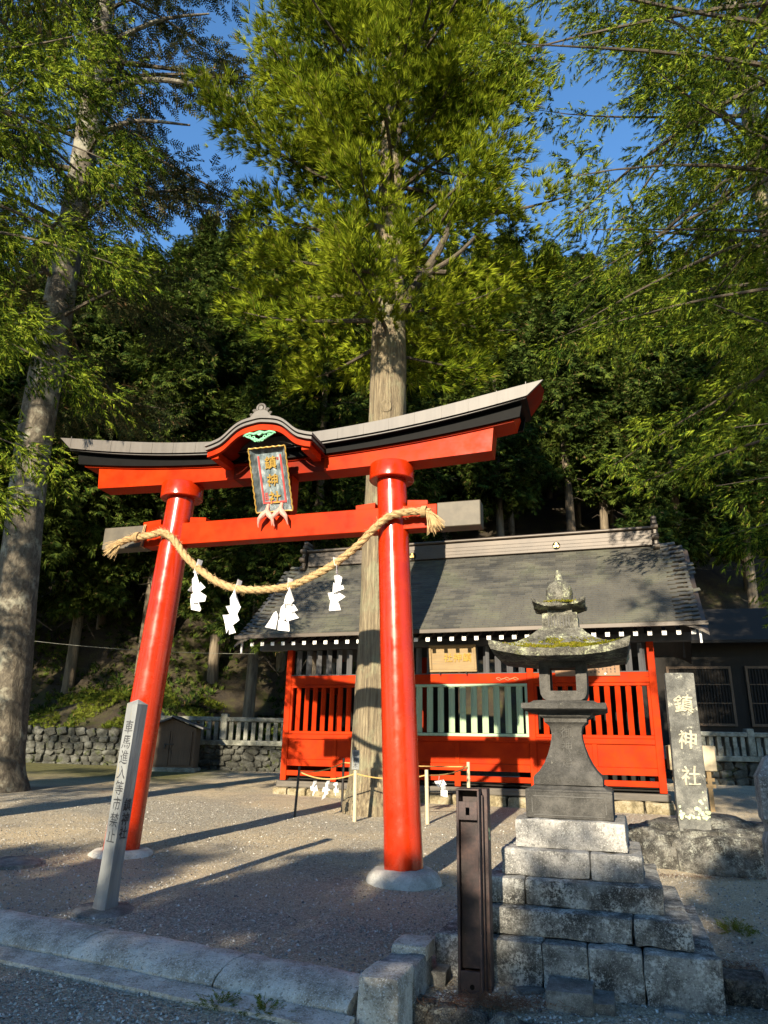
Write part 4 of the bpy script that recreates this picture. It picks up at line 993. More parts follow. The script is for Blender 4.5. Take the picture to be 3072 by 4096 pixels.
b = MB(); b.tube([(-fw_-0.012, 0.0, PH-0.004), (-fw_+0.03, 0.0, PH-0.004)], 0.012, 10); b.build('hinge_pin', M['rusty_steel'], P)
b = MB()
for k in range(9): 
    y, z, r = rnd.uniform(0.05, 0.10), PH-0.26+rnd.gauss(0, 0.02), rnd.uniform(0.006, 0.014)
    b.prism([(y+r*math.cos(a), z+r*1.3*math.sin(a)) for a in np.linspace(0, 5.5, 7)], fw_+0.0358, fw_+0.0375+rnd.uniform(0, .001), 'x')
b.build('lichen_patch', M['lichen'], P, kind='stuff')

# ------------------------------------------------------------------ lettered wooden post
wb = Vector((-2.19, 6.52, gz(-2.19, 6.52))); wt = at(571, 2785, 6.50)
W = empty('notice_post', wb); wl = wt-wb
W.rotation_euler = (-math.atan2(wl.y, wl.z), math.atan2(wl.x, wl.z), R_(18.6-45)); tag(W, 'grey weathered square post with black brush lettering before the left pillar', 'post')
WH = wl.length-0.03; wh = 0.061
b = MB(); b.square([(wh*1.10, -0.05), (wh*1.12, 0.05), (wh*1.05, 0.12), (wh, 0.30), (wh, WH-0.045), (wh*1.02, WH-0.04), (0.002, WH)], 3); b.build('shaft', M['sign_post'], W)
letters('車馬進入等市禁止', 0.118, 0.123, M['faded_ink'], W, 0.0, -wh-0.0005, WH-0.24, 0.80, 0.0007, warp=0.07, bold=0.0, drift=-0.0, shear=0.08)
letters('鎮神社', 0.105, 0.108, M['ink'], W, wh+0.0005, 0.0, WH-0.86, 0.80, 0.0007, (math.pi/2, 0, math.pi/2), warp=0.07, bold=0.0012, shear=0.08)
b = MB(); b.lathe([(0.26, -0.05), (0.255, 0.005), (0.22, 0.022), (0.10, 0.03)], 10); b.rough(0.02, 4, 1); o = b.build('post_footing', M['flat_stone'], W, smooth=True); o.rotation_euler = (-W.rotation_euler.x, 0, 0.3)

# ------------------------------------------------------------------ kerb of rounded stones, end block, ditch stones
KO = Vector((0.0, 4.43, 0)); KA = R_(22.4)
Ke = Vector((math.cos(KA), -math.sin(KA), 0)); Ka = Vector((math.sin(KA), math.cos(KA), 0))
def kz(e, a_): p = KO+Ke*e+Ka*a_; return gz(p.x, p.y)
seams = [-6.2, -4.6, -3.35, -2.12, -1.02, -0.15]
dome = [(0.0, -0.10), (0.0, 0.035), (0.03, 0.065), (0.10, 0.095), (0.22, 0.12), (0.34, 0.122), (0.44, 0.10), (0.51, 0.06), (0.53, 0.02), (0.53, -0.10)]
for i in range(len(seams)-1):
    e0, e1 = seams[i]+0.004, seams[i+1]-0.004; n = 18; b = MB(); rows = []
    for k in range(n+1):
        e = e0+(e1-e0)*k/n; z = kz(e, 0.25); q = 0.985 if k in (0, n) else 1.0
        rows.append([tuple(KO+Ke*e+Ka*(0.265+(a_-0.265)*q)+Vector((0, 0, z+h*q))) for a_, h in dome])
    b.grid(rows, close_u=True, cap=True); b.rough(0.012, 5, 1, i*4.0)
    o = b.build('kerb_stone', M['kerb_stone'], smooth=True)
    where = ['rounded pale kerb stone beyond the left edge of the gravel yard', 'rounded pale kerb stone out past the left edge', 'rounded pale kerb stone leftmost in the row at the yard edge', 'middle rounded pale kerb stone between two joints', 'rounded pale kerb stone next to the square end block'][i]
    tag(o, where, 'kerb stone', 'rounded kerb stones along the yard')
for i, (e0, e1) in enumerate(((-6.2, -3.0), (-2.994, -1.3), (-1.294, -0.10))):
    b = MB(); rows = []
    for k in range(9):
        e = e0+(e1-e0)*k/8; z = kz(e, -0.1)
        rows.append([tuple(KO+Ke*e+Ka*a_+Vector((0, 0, z+h))) for a_, h in ((-0.20, -0.1), (-0.20, 0.022), (-0.015, 0.034), (-0.004, -0.1))])
    b.grid(rows, close_u=True, cap=True); b.rough(0.006, 7, 1, i)
    tag(b.build('kerb_footing', M['kerb_stone'], smooth=False), ['flat stone strip along the foot of the kerb, out to the left', 'flat stone strip under the middle of the rounded kerb', 'flat stone strip under the kerb beside the end block'][i], 'kerb footing', 'flat strips at the kerb foot')
eb = empty('end_block', at(1492, 4060, 4.62)); ebz = gz(0, 4.7); eb.location = (0.02, 4.42, ebz-0.02); eb.rotation_euler = (0, 0, R_(-17)); tag(eb, 'squared granite block closing the right end of the rounded kerb', 'stone block')
b = MB(); b.box(-0.115, 0.115, 0.0, 0.33, -0.20, 0.235, 0.02, seg=2); b.rough(0.008, 7, 4, 2); b.build('front_stone', M['kerb_stone'], eb, smooth=True)
b = MB(); b.box(-0.105, 0.118, 0.334, 0.80, -0.20, 0.215, 0.02, seg=2); b.rough(0.010, 7, 4, 5); b.build('middle_stone', M['granite_blue'], eb, smooth=True)
b = MB(); b.box(-0.10, 0.12, 0.60, 0.88, 0.16, 0.262, 0.025, seg=2); b.rough(0.010, 7, 4, 9); b.build('raised_stone', M['kerb_stone'], eb, smooth=True)
GD = 'rubble stones edging the ditch'
for i, (x, y, r, lab) in enumerate(((0.24, 4.80, 0.15, 'dark rubble stone at the ditch, touching the end block'), (0.40, 4.72, 0.13, 'rounded ditch stone second from the end block'), (0.55, 4.63, 0.14, 'ditch stone below the foot of the rusty post'), (0.72, 4.55, 0.12, 'small ditch stone right of the rusty post'), (0.88, 4.47, 0.15, 'ditch stone rightmost in the row, by the gravel'), (0.33, 4.56, 0.13, 'low ditch stone sunk in front of the others'))):
    o = boulder('ditch_stone', (x, y, gz(x, y)-0.10-(0.14 if i == 5 else 0)), (r*1.05, r*0.9, 0.13), M['boulder'], i*2.3, 4, 0.18); tag(o, lab, 'stone', GD)
for i, (px, py, sx, sy, sz, rz, lab) in enumerate(((2285, 4020, 0.13, 0.14, 0.10, -18, 'thin grey slab set on edge in front of the lantern base'), (2400, 4020, 0.085, 0.15, 0.05, -18, 'smooth grey slab beside the thin one at the lantern base'), (1740, 3905, 0.10, 0.17, 0.07, -15, 'flat brown stone left of the rusty post'), (2120, 3965, 0.09, 0.06, 0.02, 20, 'small flat stone in the gravel right of the rusty post'), (2700, 4062, 0.055, 0.035, 0.02, -10, 'flat blue-grey chip in the gravel below the step stones'), (2690, 4010, 0.035, 0.03, 0.03, 30, 'small pale pebble against the lowest lantern step'))):
    d = ray(px, py); t = EYE/(0.036-0.012*d[0]-d[2]); q = CAM+d*t
    b = MB(); b.box(-sx, sx, -sy, sy, -0.1, sz, 0.012, seg=2); b.rough(0.008, 9, 2, i)
    o = b.build('flat_stone', M['flat_stone' if i != 5 else 'torii_stone'], None, (q[0], q[1], gz(q[0], q[1])), (0, 0, R_(rz)), True); tag(o, lab, 'stone')
# right-hand fence: chamfered corner post, base block, dark stone
fp = empty('granite_gatepost', (2.44, 4.62, gz(2.4, 4.6)), R_(-20)); tag(fp, 'chamfered grey granite post cut by the right edge of the view', 'stone post')
b = MB(); hb = 0.13
b.square([(hb, 0.2), (hb, 0.93), (hb*0.93, 0.955), (hb*0.84, 0.985), (hb*0.86, 1.03), (hb*1.0, 1.06), (hb*1.0, 1.30), (hb*0.55, 1.41), (0.01, 1.44)], 5); b.rough(0.004, 8, 0); b.build('shaft', M['granite_blue'], fp)
b = MB(); b.box(-0.20, 0.9, -0.22, 0.32, -0.1, 0.2, 0.02, seg=2); b.rough(0.008, 6, 3, 4); b.build('plinth', M['granite_blue'], fp, smooth=True)
b = MB(); b.box(-0.17, 0.9, -0.75, -0.225, -0.25, 0.12, 0.02, seg=2); b.rough(0.008, 6, 3, 7); b.build('plinth', M['kerb_stone'], fp, smooth=True)
b = MB(); b.box(-0.16, 0.17, -0.13, 0.13, -0.2, 0.14, 0.03, seg=2); b.rough(0.012, 6, 3, 3); o = b.build('edge_stone', M['boulder'], None, (2.20, 5.02, gz(2.2, 5.02)), (0, 0, R_(-18)), True); tag(o, 'squared dark stone filling the gap right of the lowest lantern step', 'stone')
b = MB(); b.lathe([(0.30, -0.08), (0.29, 0.03), (0.2, 0.06), (0.05, 0.065)], 12); b.rough(0.03, 3, 1); o = b.build('low_stone', M['flat_stone'], None, (-3.75, 8.15, gz(-3.75, 8.15)), None, True); tag(o, 'low flat stone in the gravel at the far left edge', 'stone')

# ------------------------------------------------------------------ ring of stakes round the sacred tree
TREE = (-0.03, 13.62)
def gp(px, py):
    d = ray(px, py); t = EYE/(0.036-0.012*d[0]-d[2]); q = CAM+d*t; return Vector((q[0], q[1], gz(q[0], q[1])))
stakes = []
for nm, base, top, r, mt, lab in (('iron_stake', gp(1178, 3269), (1198, 3066), 0.022, 'iron', 'thin dark stake left of the sacred tree, alone before the hall'), ('bamboo_stake', gp(1418, 3287), (1422, 3073), 0.033, 'bamboo', 'pale stake at the foot of the sacred trunk, carrying the small sign'),
                                  ('bamboo_stake', gp(1710, 3301), (1706, 3079), 0.033, 'bamboo', 'pale stake just right of the right torii pillar'), ('iron_stake', Vector((-0.66, 14.25, gz(-0.66, 14.25))), None, 0.025, 'iron', 'dark stake close behind the left of the sacred trunk'),
                                  ('bamboo_stake', Vector((1.62, 13.7, gz(1.62, 13.7))), None, 0.033, 'bamboo', 'pale stake behind the rusty post, before the hall footing')):
    tp = at(*top, base.y) if top else base+Vector((0, 0, 0.86))
    s = empty(nm, base); tag(s, lab, 'stake', 'stakes roped round the sacred tree')
    b = MB(); v = tp-base; b.tube([(-v.x*0.1, 0, -0.1), tuple(v*0.5), tuple(v)], [r, r*0.97, r*0.92], 10); b.build('stick', M[mt], s, smooth=True)
    if mt == 'bamboo':
        b = MB()
        for k in (0.35, 0.68): b.tube([tuple(v*k-Vector((0, 0, 0.006))), tuple(v*k+Vector((0, 0, 0.006)))], r*1.08, 10)
        b.build('joint', M[mt], s)
    stakes.append((base, tp))
def rope_between(p, q, sag, lab, n=14, r=0.011):
    b = MB(); b.tube([tuple(p.lerp(q, i/n)+Vector((0, 0, -sag*4*(i/n)*(1-i/n)))) for i in range(n+1)], r, 6)
    tag(b.build('tree_rope', M['thin_rope'], smooth=True), lab, 'rope', 'thin ropes round the sacred tree')
T0, T1, T2, T3, T4 = [tp-Vector((0, 0, 0.08)) for _, tp in stakes]
rope_between(T0, T1, 0.10, 'thin straw rope from the lone dark stake to the sign stake'); rope_between(T1, T2, 0.07, 'thin straw rope passing in front of the sacred trunk'); rope_between(T0, T3, 0.06, 'thin straw rope running back to the stake behind the trunk')
rope_between(T2, T4, 0.05, 'thin straw rope right of the red pillar'); rope_between(T3, T4, 0.02, 'thin straw rope behind the sacred trunk')
sg = empty('tree_sign', stakes[1][1]+Vector((0, -0.045, -0.02)), R_(-8)); tag(sg, 'narrow grey sign with three ink characters on the stake by the trunk', 'sign')
b = MB(); b.box(-0.062, 0.062, -0.012, 0.0, 0.0, 0.30, 0.002); b.build('board', M['sign_post'], sg); letters('御神木', 0.085, 0.088, M['ink'], sg, 0, -0.0125, 0.235, 0.95, 0.0006, warp=0.04)
def zz(x, y): return 1080+x/2.95, 2500+y/2.95
class PlaneXY(Plane): pass
SP = Plane((T0+T1)/2, R_(16))
GT = 'paper streamers on the tree rope'
streamer([[(525, 1840), (540, 1840), (535, 1880), (515, 1880)], [(510, 1870), (540, 1870), (530, 1910), (480, 1905)], [(490, 1905), (545, 1890), (555, 1960), (495, 1950)], [(510, 1945), (550, 1950), (520, 2020), (500, 2005)]], zz, 'small_streamer', 'small shaded paper streamer nearest the lone dark stake', GT, SP, 0.02)
streamer([[(680, 1840), (695, 1835), (690, 1880), (660, 1880)], [(650, 1880), (695, 1880), (695, 1920), (640, 1930)], [(640, 1915), (690, 1905), (700, 1950), (625, 1970)], [(635, 1950), (690, 1945), (700, 1990), (640, 2010)], [(640, 2000), (665, 1990), (650, 2035), (620, 2060)]], zz, 'small_streamer', 'bright white paper streamer in the middle of the tree rope', GT, SP, 0.02)
streamer([[(765, 1860), (785, 1855), (795, 1890), (755, 1890)], [(752, 1890), (795, 1890), (800, 1930), (765, 1935)], [(765, 1930), (805, 1925), (800, 1980), (765, 1975)], [(765, 1970), (785, 1975), (790, 2010), (765, 2010)]], zz, 'small_streamer', 'pale paper streamer on the tree rope nearest the sign stake', GT, SP, 0.02)
def z7(x, y): return 1150+x/1.269, 3000+y/1.269
SP2 = Plane((T2+T4)/2, R_(-25))
streamer([[(765, 130), (778, 132), (775, 160), (758, 158)], [(752, 160), (785, 150), (800, 175), (770, 190)], [(770, 185), (805, 180), (808, 205), (775, 210)], [(780, 205), (805, 205), (803, 238), (780, 232)]], z7, 'small_streamer', 'white paper streamer on the rope right of the red pillar', GT, SP2, 0.02)

# ------------------------------------------------------------------ stone balustrade on a rubble wall, shed, rear hall
def rubble_wall(name, x0, x1, y, z0f, ztop, lab, rail=True, rh=0.78):
    Wl = empty(name, (x0, y, 0)); tag(Wl, lab, 'wall')
    b = MB(); b.box(0, x1-x0, 0.12, 0.5, z0f-0.3, ztop-0.05); b.build('core', M['wall_stone'], Wl)
    var = []
    for k in range(5):
        bm = bmesh.new(); bmesh.ops.create_icosphere(bm, subdivisions=2, radius=1.0)
        for v in bm.verts:
            q = Vector([math.copysign(abs(t)**0.5, t) for t in v.co]); v.co = q*(0.92+0.22*mnoise.noise(v.co*1.3+Vector((k*7, 0, 0))))
        b = MB(); b.bm.free(); b.bm = bm; var.append(b.mesh('wall_stone', M['wall_stone'], True))
    z = z0f-0.05
    while z < ztop-0.05:
        hgt = rnd.uniform(0.17, 0.26); x = rnd.uniform(-0.2, 0)
        while x < x1-x0:
            wd = rnd.uniform(0.22, 0.46)
            o = link('wall_stone', rnd.choice(var), Wl, (x+wd/2, 0.14+rnd.uniform(-.02, .02), z+hgt/2+rnd.uniform(-.03, .03)), (rnd.uniform(-.2, .2), rnd.uniform(-.35, .35), 0)); o.scale = (wd*0.52, 0.14, hgt*0.54); x += wd
        z += hgt*0.92
    if rail:
        b = MB(); b.box(-0.05, x1-x0+0.05, -0.05, 0.42, ztop-0.02, ztop+0.13, 0.015); b.build('base_course', M['balustrade'], Wl)
        b = MB(); b.box(-0.05, x1-x0+0.05, 0.05, 0.30, ztop+rh-0.13, ztop+rh, 0.02); b.build('top_rail', M['balustrade'], Wl)
        bl = MB(); bl.box(-0.062, 0.062, 0.10, 0.25, ztop+0.131, ztop+rh-0.131, 0.008); blm = bl.mesh('baluster', M['balustrade'])
        po = MB(); po.box(-0.10, 0.10, 0.03, 0.32, ztop+0.131, ztop+rh+0.10, 0.02); po.square([(0.001, 0)], 1) if False else None; pom = po.mesh('rail_post', M['balustrade'])
        x = 0.15; k = 0
        while x < x1-x0:
            if k % 9 == 0: link('rail_post', pom, Wl, (x, 0, 0))
            else: link('baluster', blm, Wl, (x, 0, 0))
            x += 0.225; k += 1
    return Wl
rubble_wall('balustrade_wall', -6.9, -1.2, 22.6, 0.85, 1.60, 'pale stone balustrade on a rubble wall behind the left of the hall', rh=0.80)
rubble_wall('balustrade_wall', 8.4, 14.4, 21.2, 0.62, 1.45, 'shaded stone balustrade on a rubble wall behind the inscribed stone', rh=0.78)
rubble_wall('retaining_wall', -13.5, -6.95, 23.2, 0.85, 2.0, 'low dark rubble retaining wall under the sunlit mossy bank', rail=False)
sh = empty('wooden_shed', (-5.95, 21.7, gz(-5.95, 21.7)), R_(2)); tag(sh, 'small brown wooden shed with a latched door before the stone balustrade', 'shed')
b = MB(); b.box(-0.78, 0.78, -0.35, 0.45, -0.05, 0.10, 0.02); b.build('stone_base', M['balustrade'], sh)
b = MB(); b.prism([(-0.70, 0.101), (0.70, 0.101), (0.70, 1.16), (0.0, 1.42), (-0.70, 1.16)], -0.26, 0.42); b.build('body', M['shed_wood'], sh)
for s in (-1, 1):
    b = MB(); b.box(0, 0.98, -0.45, 0.55, 0, 0.05, 0.008)
    o = b.build('roof', M['black_wood'], sh, (0.0, 0, 1.47), (0, R_(20) if s > 0 else R_(160), 0))
for x0, x1 in ((-0.62, -0.02), (0.0, 0.60)):
    b = MB(); b.box(x0, x1, -0.285, -0.262, 0.16, 1.08, 0.003); d = b.build('door', M['shed_wood'], sh)
    for q in ((x0, x1, 0.16, 0.22), (x0, x1, 1.03, 1.08), (x0, x1, 0.56, 0.62), (x0, x0+0.05, 0.221, 1.029), (x1-0.05, x1, 0.221, 1.029)):
        b = MB(); b.box(q[0], q[1], -0.302, -0.286, q[2], q[3]); b.build('door_rail', M['shed_wood'], d)
b = MB(); b.box(-0.16, 0.10, -0.33, -0.303, 0.70, 0.74); b.box(-0.16, -0.12, -0.33, -0.303, 0.60, 0.74); b.build('latch', M['iron'], sh)

rh_ = empty('rear_hall', (12.3, 24.6, 1.75), R_(-14)); tag(rh_, 'dark wooden rear hall with slatted windows in the shade at right', 'hall')
b = MB(); b.box(-3.4, 5.0, 0.0, 3.0, -0.2, 3.6); b.build('wall', M['dark_wood'], rh_)
b = MB(); b.prism([(-1.0, 3.5), (1.6, 5.0), (4.2, 3.5), (4.2, 3.4), (1.6, 4.9), (-1.0, 3.4)], -4.0, 5.6, 'x'); b.build('roof', M['dark_wood'], rh_)
b = MB(); b.box(-3.5, 5.0, -0.8, 0.0, -0.3, 0.12); b.build('veranda', M['balustrade'], rh_)
def slat_window(x0, x1, z0, z1):
    b = MB(); b.box(x0, x1, -0.03, -0.01, z0, z1); wdw = b.build('window', M['dark_wood'], rh_)
    for q in ((x0-0.08, x0, z0-0.08, z1+0.08), (x1, x1+0.08, z0-0.08, z1+0.08)):
        b = MB(); b.box(q[0], q[1], -0.10, 0.0, q[2], q[3]); b.build('frame', M['shed_wood'], wdw)
    for q in ((x0, x1, z1, z1+0.08), (x0, x1, z0-0.08, z0), (x0, x1, z0+(z1-z0)*0.36, z0+(z1-z0)*0.36+0.03), (x0, x1, z0+(z1-z0)*0.7, z0+(z1-z0)*0.7+0.03)):
        b = MB(); b.box(q[0], q[1], -0.09, -0.02, q[2], q[3]); b.build('frame', M['shed_wood'], wdw)
    n = int((x1-x0)/0.095); sm = MB(); sm.box(-0.019, 0.019, -0.08, -0.035, z0+0.001, z1-0.001); me = sm.mesh('slat', M['dark_wood'])
    for i in range(n): link('slat', me, wdw, (x0+(i+0.5)*(x1-x0)/n, 0, 0))
slat_window(0.1, 1.75, 0.85, 2.65); slat_window(-2.4, -0.5, 0.85, 2.65); slat_window(2.2, 3.8, 0.85, 2.65)
# thin wire across the dark forest
b = MB(); p, q = at(60, 2555, 19.5), at(1020, 2615, 19.5); b.tube([tuple(p.lerp(q, i/16)+Vector((0, 0, -0.10*4*(i/16)*(1-i/16)))) for i in range(17)], 0.0045, 5)
tag(b.build('overhead_wire', M['balustrade'], smooth=True), 'thin pale wire strung across the dark trees at left', 'wire')

# ------------------------------------------------------------------ trees
def unit(v): return v/np.maximum(1e-9, np.linalg.norm(v, axis=-1, keepdims=True))
def blade(p, d, L, wd, side, curve=0.0, up=np.array([0, 0, 1.0])):
    d = np.array(d, float); m_ = p+d*L*0.45; t = p+d*L+up*curve*L
    return [p, m_+side*wd*0.5, t, m_-side*wd*0.5]
def spike(p, d, L, wd, r):                    # one needle-clad shoot: a long thin triangle
    sd = unit(np.cross(d, r.normal(size=3)))
    return [p-sd*wd*0.5, p+sd*wd*0.5, p+d*L]
def sprig_tuft(seed, n=30):                   # cedar brush: shoots fanning from a point, growing along +Z
    r = np.random.default_rng(seed); Q = []
    for i in range(n):
        a = r.uniform(0, 6.28); sp = r.uniform(0.05, 0.95)
        d = unit(np.array([math.cos(a)*sp, math.sin(a)*sp, 1.0]))
        Q.append(spike(d*r.uniform(0.0, 0.35), d, r.uniform(0.42, 0.85), r.uniform(0.055, 0.08), r))
    return np.array(Q)
def sprig_hand(seed, n=18):                   # near cedar: a flat hand of fingers along +Z whose tips hang
    r = np.random.default_rng(seed); Q = []
    for i in range(n):
        t = i/n*0.75; s = 1 if i % 2 else -1; p = np.array([-0.30*t*t, 0, t])
        d = unit(np.array([-0.30+r.normal()*0.18, s*r.uniform(0.25, 0.85), 0.8])); L = (0.50-0.28*t)*r.uniform(0.6, 1.25)
        Q.append(spike(p, d, L, r.uniform(0.06, 0.085), r))
    return np.array(Q)
def sprig_frond(seed, n=15, droop=0.35, wd=0.06):      # feathery branchlet along +Z, sides drooping toward -X
    r = np.random.default_rng(seed); Q = []
    for i in range(n):
        t = (i+0.5)/n; p = np.array([-droop*t*t, 0, t]); s = 1 if i % 2 else -1
        a = r.uniform(-0.5, 0.5)
        d = unit(np.array([-0.25+0.5*math.sin(a), s*math.cos(a)*0.75, 0.62])); L = (0.42-0.22*t)*r.uniform(0.75, 1.2)
        side = unit(np.cross(d, np.array([1, 0.3*s, 0])+r.normal(size=3)*0.4))
        Q.append(blade(p, d, L, wd*r.uniform(.8, 1.3), side, -0.15, np.array([1.0, 0, 0])))
    d = unit(np.array([-droop*1.6, 0, 1.0])); Q.append(blade(np.array([-droop*0.6, 0, 0.78]), d, 0.36, wd*1.2, np.array([0, 1.0, 0])))
    Q.append([np.array([0, -0.012, 0]), np.array([0, 0.012, 0]), np.array([-droop*0.5, 0.008, 0.72]), np.array([-droop*0.5, -0.008, 0.72])])
    return np.array(Q)
def sprig_fan(seed, n=10):                    # flat hinoki spray along +Z in the YZ plane
    r = np.random.default_rng(seed); Q = []
    for i in range(n):
        a = -1.15+2.3*i/(n-1)+r.uniform(-0.1, 0.1); o_ = r.uniform(-0.12, 0.12)
        d = unit(np.array([o_, math.sin(a), math.cos(a)])); side = unit(np.cross(d, np.array([1.0, r.uniform(-.4, .4), 0])))
        Q.append(blade(np.array([0, 0, r.uniform(0, 0.35)*math.cos(a)]), d, r.uniform(0.40, 0.8), r.uniform(0.10, 0.17), side, -0.12, np.array([1.0, 0, 0])))
    return np.array(Q)
def sprig_fir(seed, n=12):
    r = np.random.default_rng(seed); Q = []
    for i in range(n):
        t = (i+0.5)/n; s = 1 if i % 2 else -1
        d = unit(np.array([r.uniform(-.35, .15), s*0.8, 0.55])); side = unit(np.cross(d, np.array([1.0, 0, r.uniform(-.6, .6)])))
        Q.append(blade(np.array([-0.15*t*t, 0, t]), d, (0.40-0.2*t)*r.uniform(.7, 1.2), 0.10, side, -0.1, np.array([1.0, 0, 0])))
    Q.append([np.array([0, -0.03, 0]), np.array([0, 0.03, 0]), np.array([-0.15, 0.012, 1.1]), np.array([-0.15, -0.012, 1.1])])
    return np.array(Q)
def scatter(sprigs, P, D, Sz, roll=None, upref=None):
    """instances of sprigs: positions P, growth directions D (+Z of the sprig), sizes; +X of the sprig is kept as near to 'up' as it goes"""
    n = len(P); D = unit(D); up = np.array([0, 0, 1.0]) if upref is None else upref
    X = up-D*(D@up)[:, None]; bad = np.linalg.norm(X, axis=1) < 0.05; X[bad] = np.array([1.0, 0, 0]); X = unit(X)
    if roll is not None:
        Y0 = np.cross(D, X); X = X*np.cos(roll)[:, None]+Y0*np.sin(roll)[:, None]
    Y = np.cross(D, X); out = []
    which = rng.integers(0, len(sprigs), n)
    for k, sp in enumerate(sprigs):
        i = np.where(which == k)[0]
        if not len(i): continue
        q = sp[None]*Sz[i][:, None, None, None]
        v = q[..., 0:1]*X[i][:, None, None]+q[..., 1:2]*Y[i][:, None, None]+q[..., 2:3]*D[i][:, None, None]+P[i][:, None, None]
        out.append(v.reshape(-1, v.shape[2], 3))
    return np.concatenate(out)
TUFT = [sprig_tuft(i) for i in range(6)]; FROND = [sprig_frond(i) for i in range(6)]; FAN = [sprig_fan(i) for i in range(6)]; FIR = [sprig_fir(i) for i in range(6)]
HAND = [sprig_hand(i+20) for i in range(6)]

def make_limbs(r, H, z0, R, n, rise, droop, nc, lat=0.28, az=None, trunk=lambda z: (0, 0), tmin=0.3, up_end=0.0):
    """limbs = list of (points, L); clumps = (pos, dir, t)"""
    limbs, clumps = [], []
    for i in range(n):
        z = z0+(H-z0)*((i+r.uniform(0, 0.8))/n)**0.9
        a = i*2.39996+r.uniform(-0.4, 0.4) if az is None else az(i, r)
        L = R(z)*r.uniform(0.72, 1.12)
        if L < 0.15: continue
        rs = rise(z)+r.uniform(-0.12, 0.12); dr = droop*r.uniform(0.7, 1.3); bx, by = trunk(z); wob = r.uniform(-0.25, 0.25)
        def pt(t):
            aa = a+wob*t
            return np.array([bx+L*t*math.cos(aa), by+L*t*math.sin(aa), z+L*(rs*t-dr*t*t+up_end*t**3)])
        limbs.append(([pt(t) for t in np.linspace(0, 1, 8)], L))
        m_ = max(2, int(nc*(0.45+0.55*L/R(z0+(H-z0)*0.3))))
        for k in range(m_):
            t = tmin+(1-tmin)*(k+r.uniform(0, 1))/m_; p = pt(t); tg = unit(pt(min(1, t+0.05))-pt(max(0, t-0.05)))
            sd = unit(np.cross(tg, np.array([0, 0, 1.0]))); o_ = r.uniform(-1, 1)
            w_ = lat*L*(1.08-t)**0.7
            clumps.append((p+sd*o_*w_+np.array([0, 0, -abs(o_)*w_*0.15+r.normal()*0.06*L*0.3]), unit(tg+sd*o_*0.8), t, L))
    return limbs, clumps
def limb_tubes(b, limbs, r0, off=(0, 0, 0)):
    for pts, L in limbs:
        n = len(pts); b.tube([Vector(p)+Vector(off) for p in pts], [max(0.006, r0*L*(1-0.9*k/(n-1))) for k in range(n)], 6)
def foliage(r, clumps, sprigs, per, rad, size, bias, flat=0.7, rollamp=0.6, drop=0.0):
    P, D, Z = [], [], []
    for c, d, t, L in clumps:
        m_ = max(1, int(per*r.uniform(0.6, 1.4)))
        o_ = r.normal(size=(m_, 3))*rad*np.array([1, 1, flat]); 
        P.append(c+o_); dd = unit(d[None]*1.0+unit(o_+1e-6)*0.75+np.array(bias)+r.normal(size=(m_, 3))*0.22); D.append(dd); Z.append(size*r.uniform(0.65, 1.25, m_))
    P = np.concatenate(P); D = np.concatenate(D); Z = np.concatenate(Z)
    if drop: P[:, 2] -= drop*r.random(len(P))
    return scatter(sprigs, P, D, Z, r.normal(size=len(P))*rollamp)
def trunk_mesh(pts, rad, mat, n=28, flute=0.05, name='trunk', ring=60):
    pts = spline(pts, max(2, ring//max(1, len(pts)-1))); k = len(pts); rr = np.interp(np.linspace(0, len(rad)-1, k), range(len(rad)), rad); b = MB(); rows = []
    for i, p in enumerate(pts):
        row = []
        for j in range(n):
            a = 2*math.pi*j/n; c_, s_ = math.cos(a), math.sin(a)
            f = 1+flute*mnoise.fractal(Vector((c_*1.6, s_*1.6, p.z*0.25)), 0.9, 2, 3)+flute*0.5*mnoise.noise(Vector((c_*6, s_*6, p.z*0.5)))
            row.append((p.x+c_*rr[i]*f, p.y+s_*rr[i]*f, p.z))
        rows.append(row)
    b.grid(rows, close_u=True, cap=True); return b, name, mat
def tree_root(name, loc, label, group=None, rz=0.0):
    e = empty(name, loc, rz); return tag(e, label, 'tree', group)

# -- the sacred cedar behind the torii
ST = tree_root('sacred_cedar', (TREE[0], TREE[1], gz(*TREE)), 'huge straight sunlit cedar rising behind the torii before the hall')
r = np.random.default_rng(11)
b, nm, mt = trunk_mesh([(0, 0, -0.2), (0, 0, 0.1), (0.0, 0, 0.7), (0.02, 0, 3), (0.04, 0, 6), (0.06, 0.02, 9), (0.02, 0.05, 13), (0.0, 0.1, 18), (0.1, 0.1, 23)], [0.66, 0.58, 0.465, 0.42, 0.40, 0.37, 0.30, 0.17, 0.03], M['trunk_cedar'], 56, 0.075, ring=110)
b.build(nm, mt, ST, smooth=True)
for cx, cz, rr_ in ((0.03, 7.75, 0.09), (-0.16, 9.35, 0.07)):
    b = MB(); b.lathe([(rr_*1.5, 0), (rr_*1.1, 0.05), (rr_*0.7, 0.03), (0.01, 0.02)], 14)
    for v in list(b.bm.verts)[-56:]: v.co = Vector((cx+v.co.x, -0.345-v.co.z, cz+v.co.y*1.3))
    b.build('knot', M['trunk_cedar'], ST, smooth=True)
def Rst(z): return float(np.interp(z, [9.0, 10.3, 12, 14.5, 18, 20.5, 22, 23.2], [1.9, 3.3, 4.1, 3.9, 3.3, 2.7, 1.8, 0.4]))
limbs, cl = make_limbs(r, 23.0, 9.2, Rst, 100, lambda z: 0.18 if z > 12 else -0.05, 0.10, 6, 0.34, trunk=lambda z: (0.03, 0.04), tmin=0.34, up_end=0.22)
b = MB(); limb_tubes(b, limbs, 0.020)
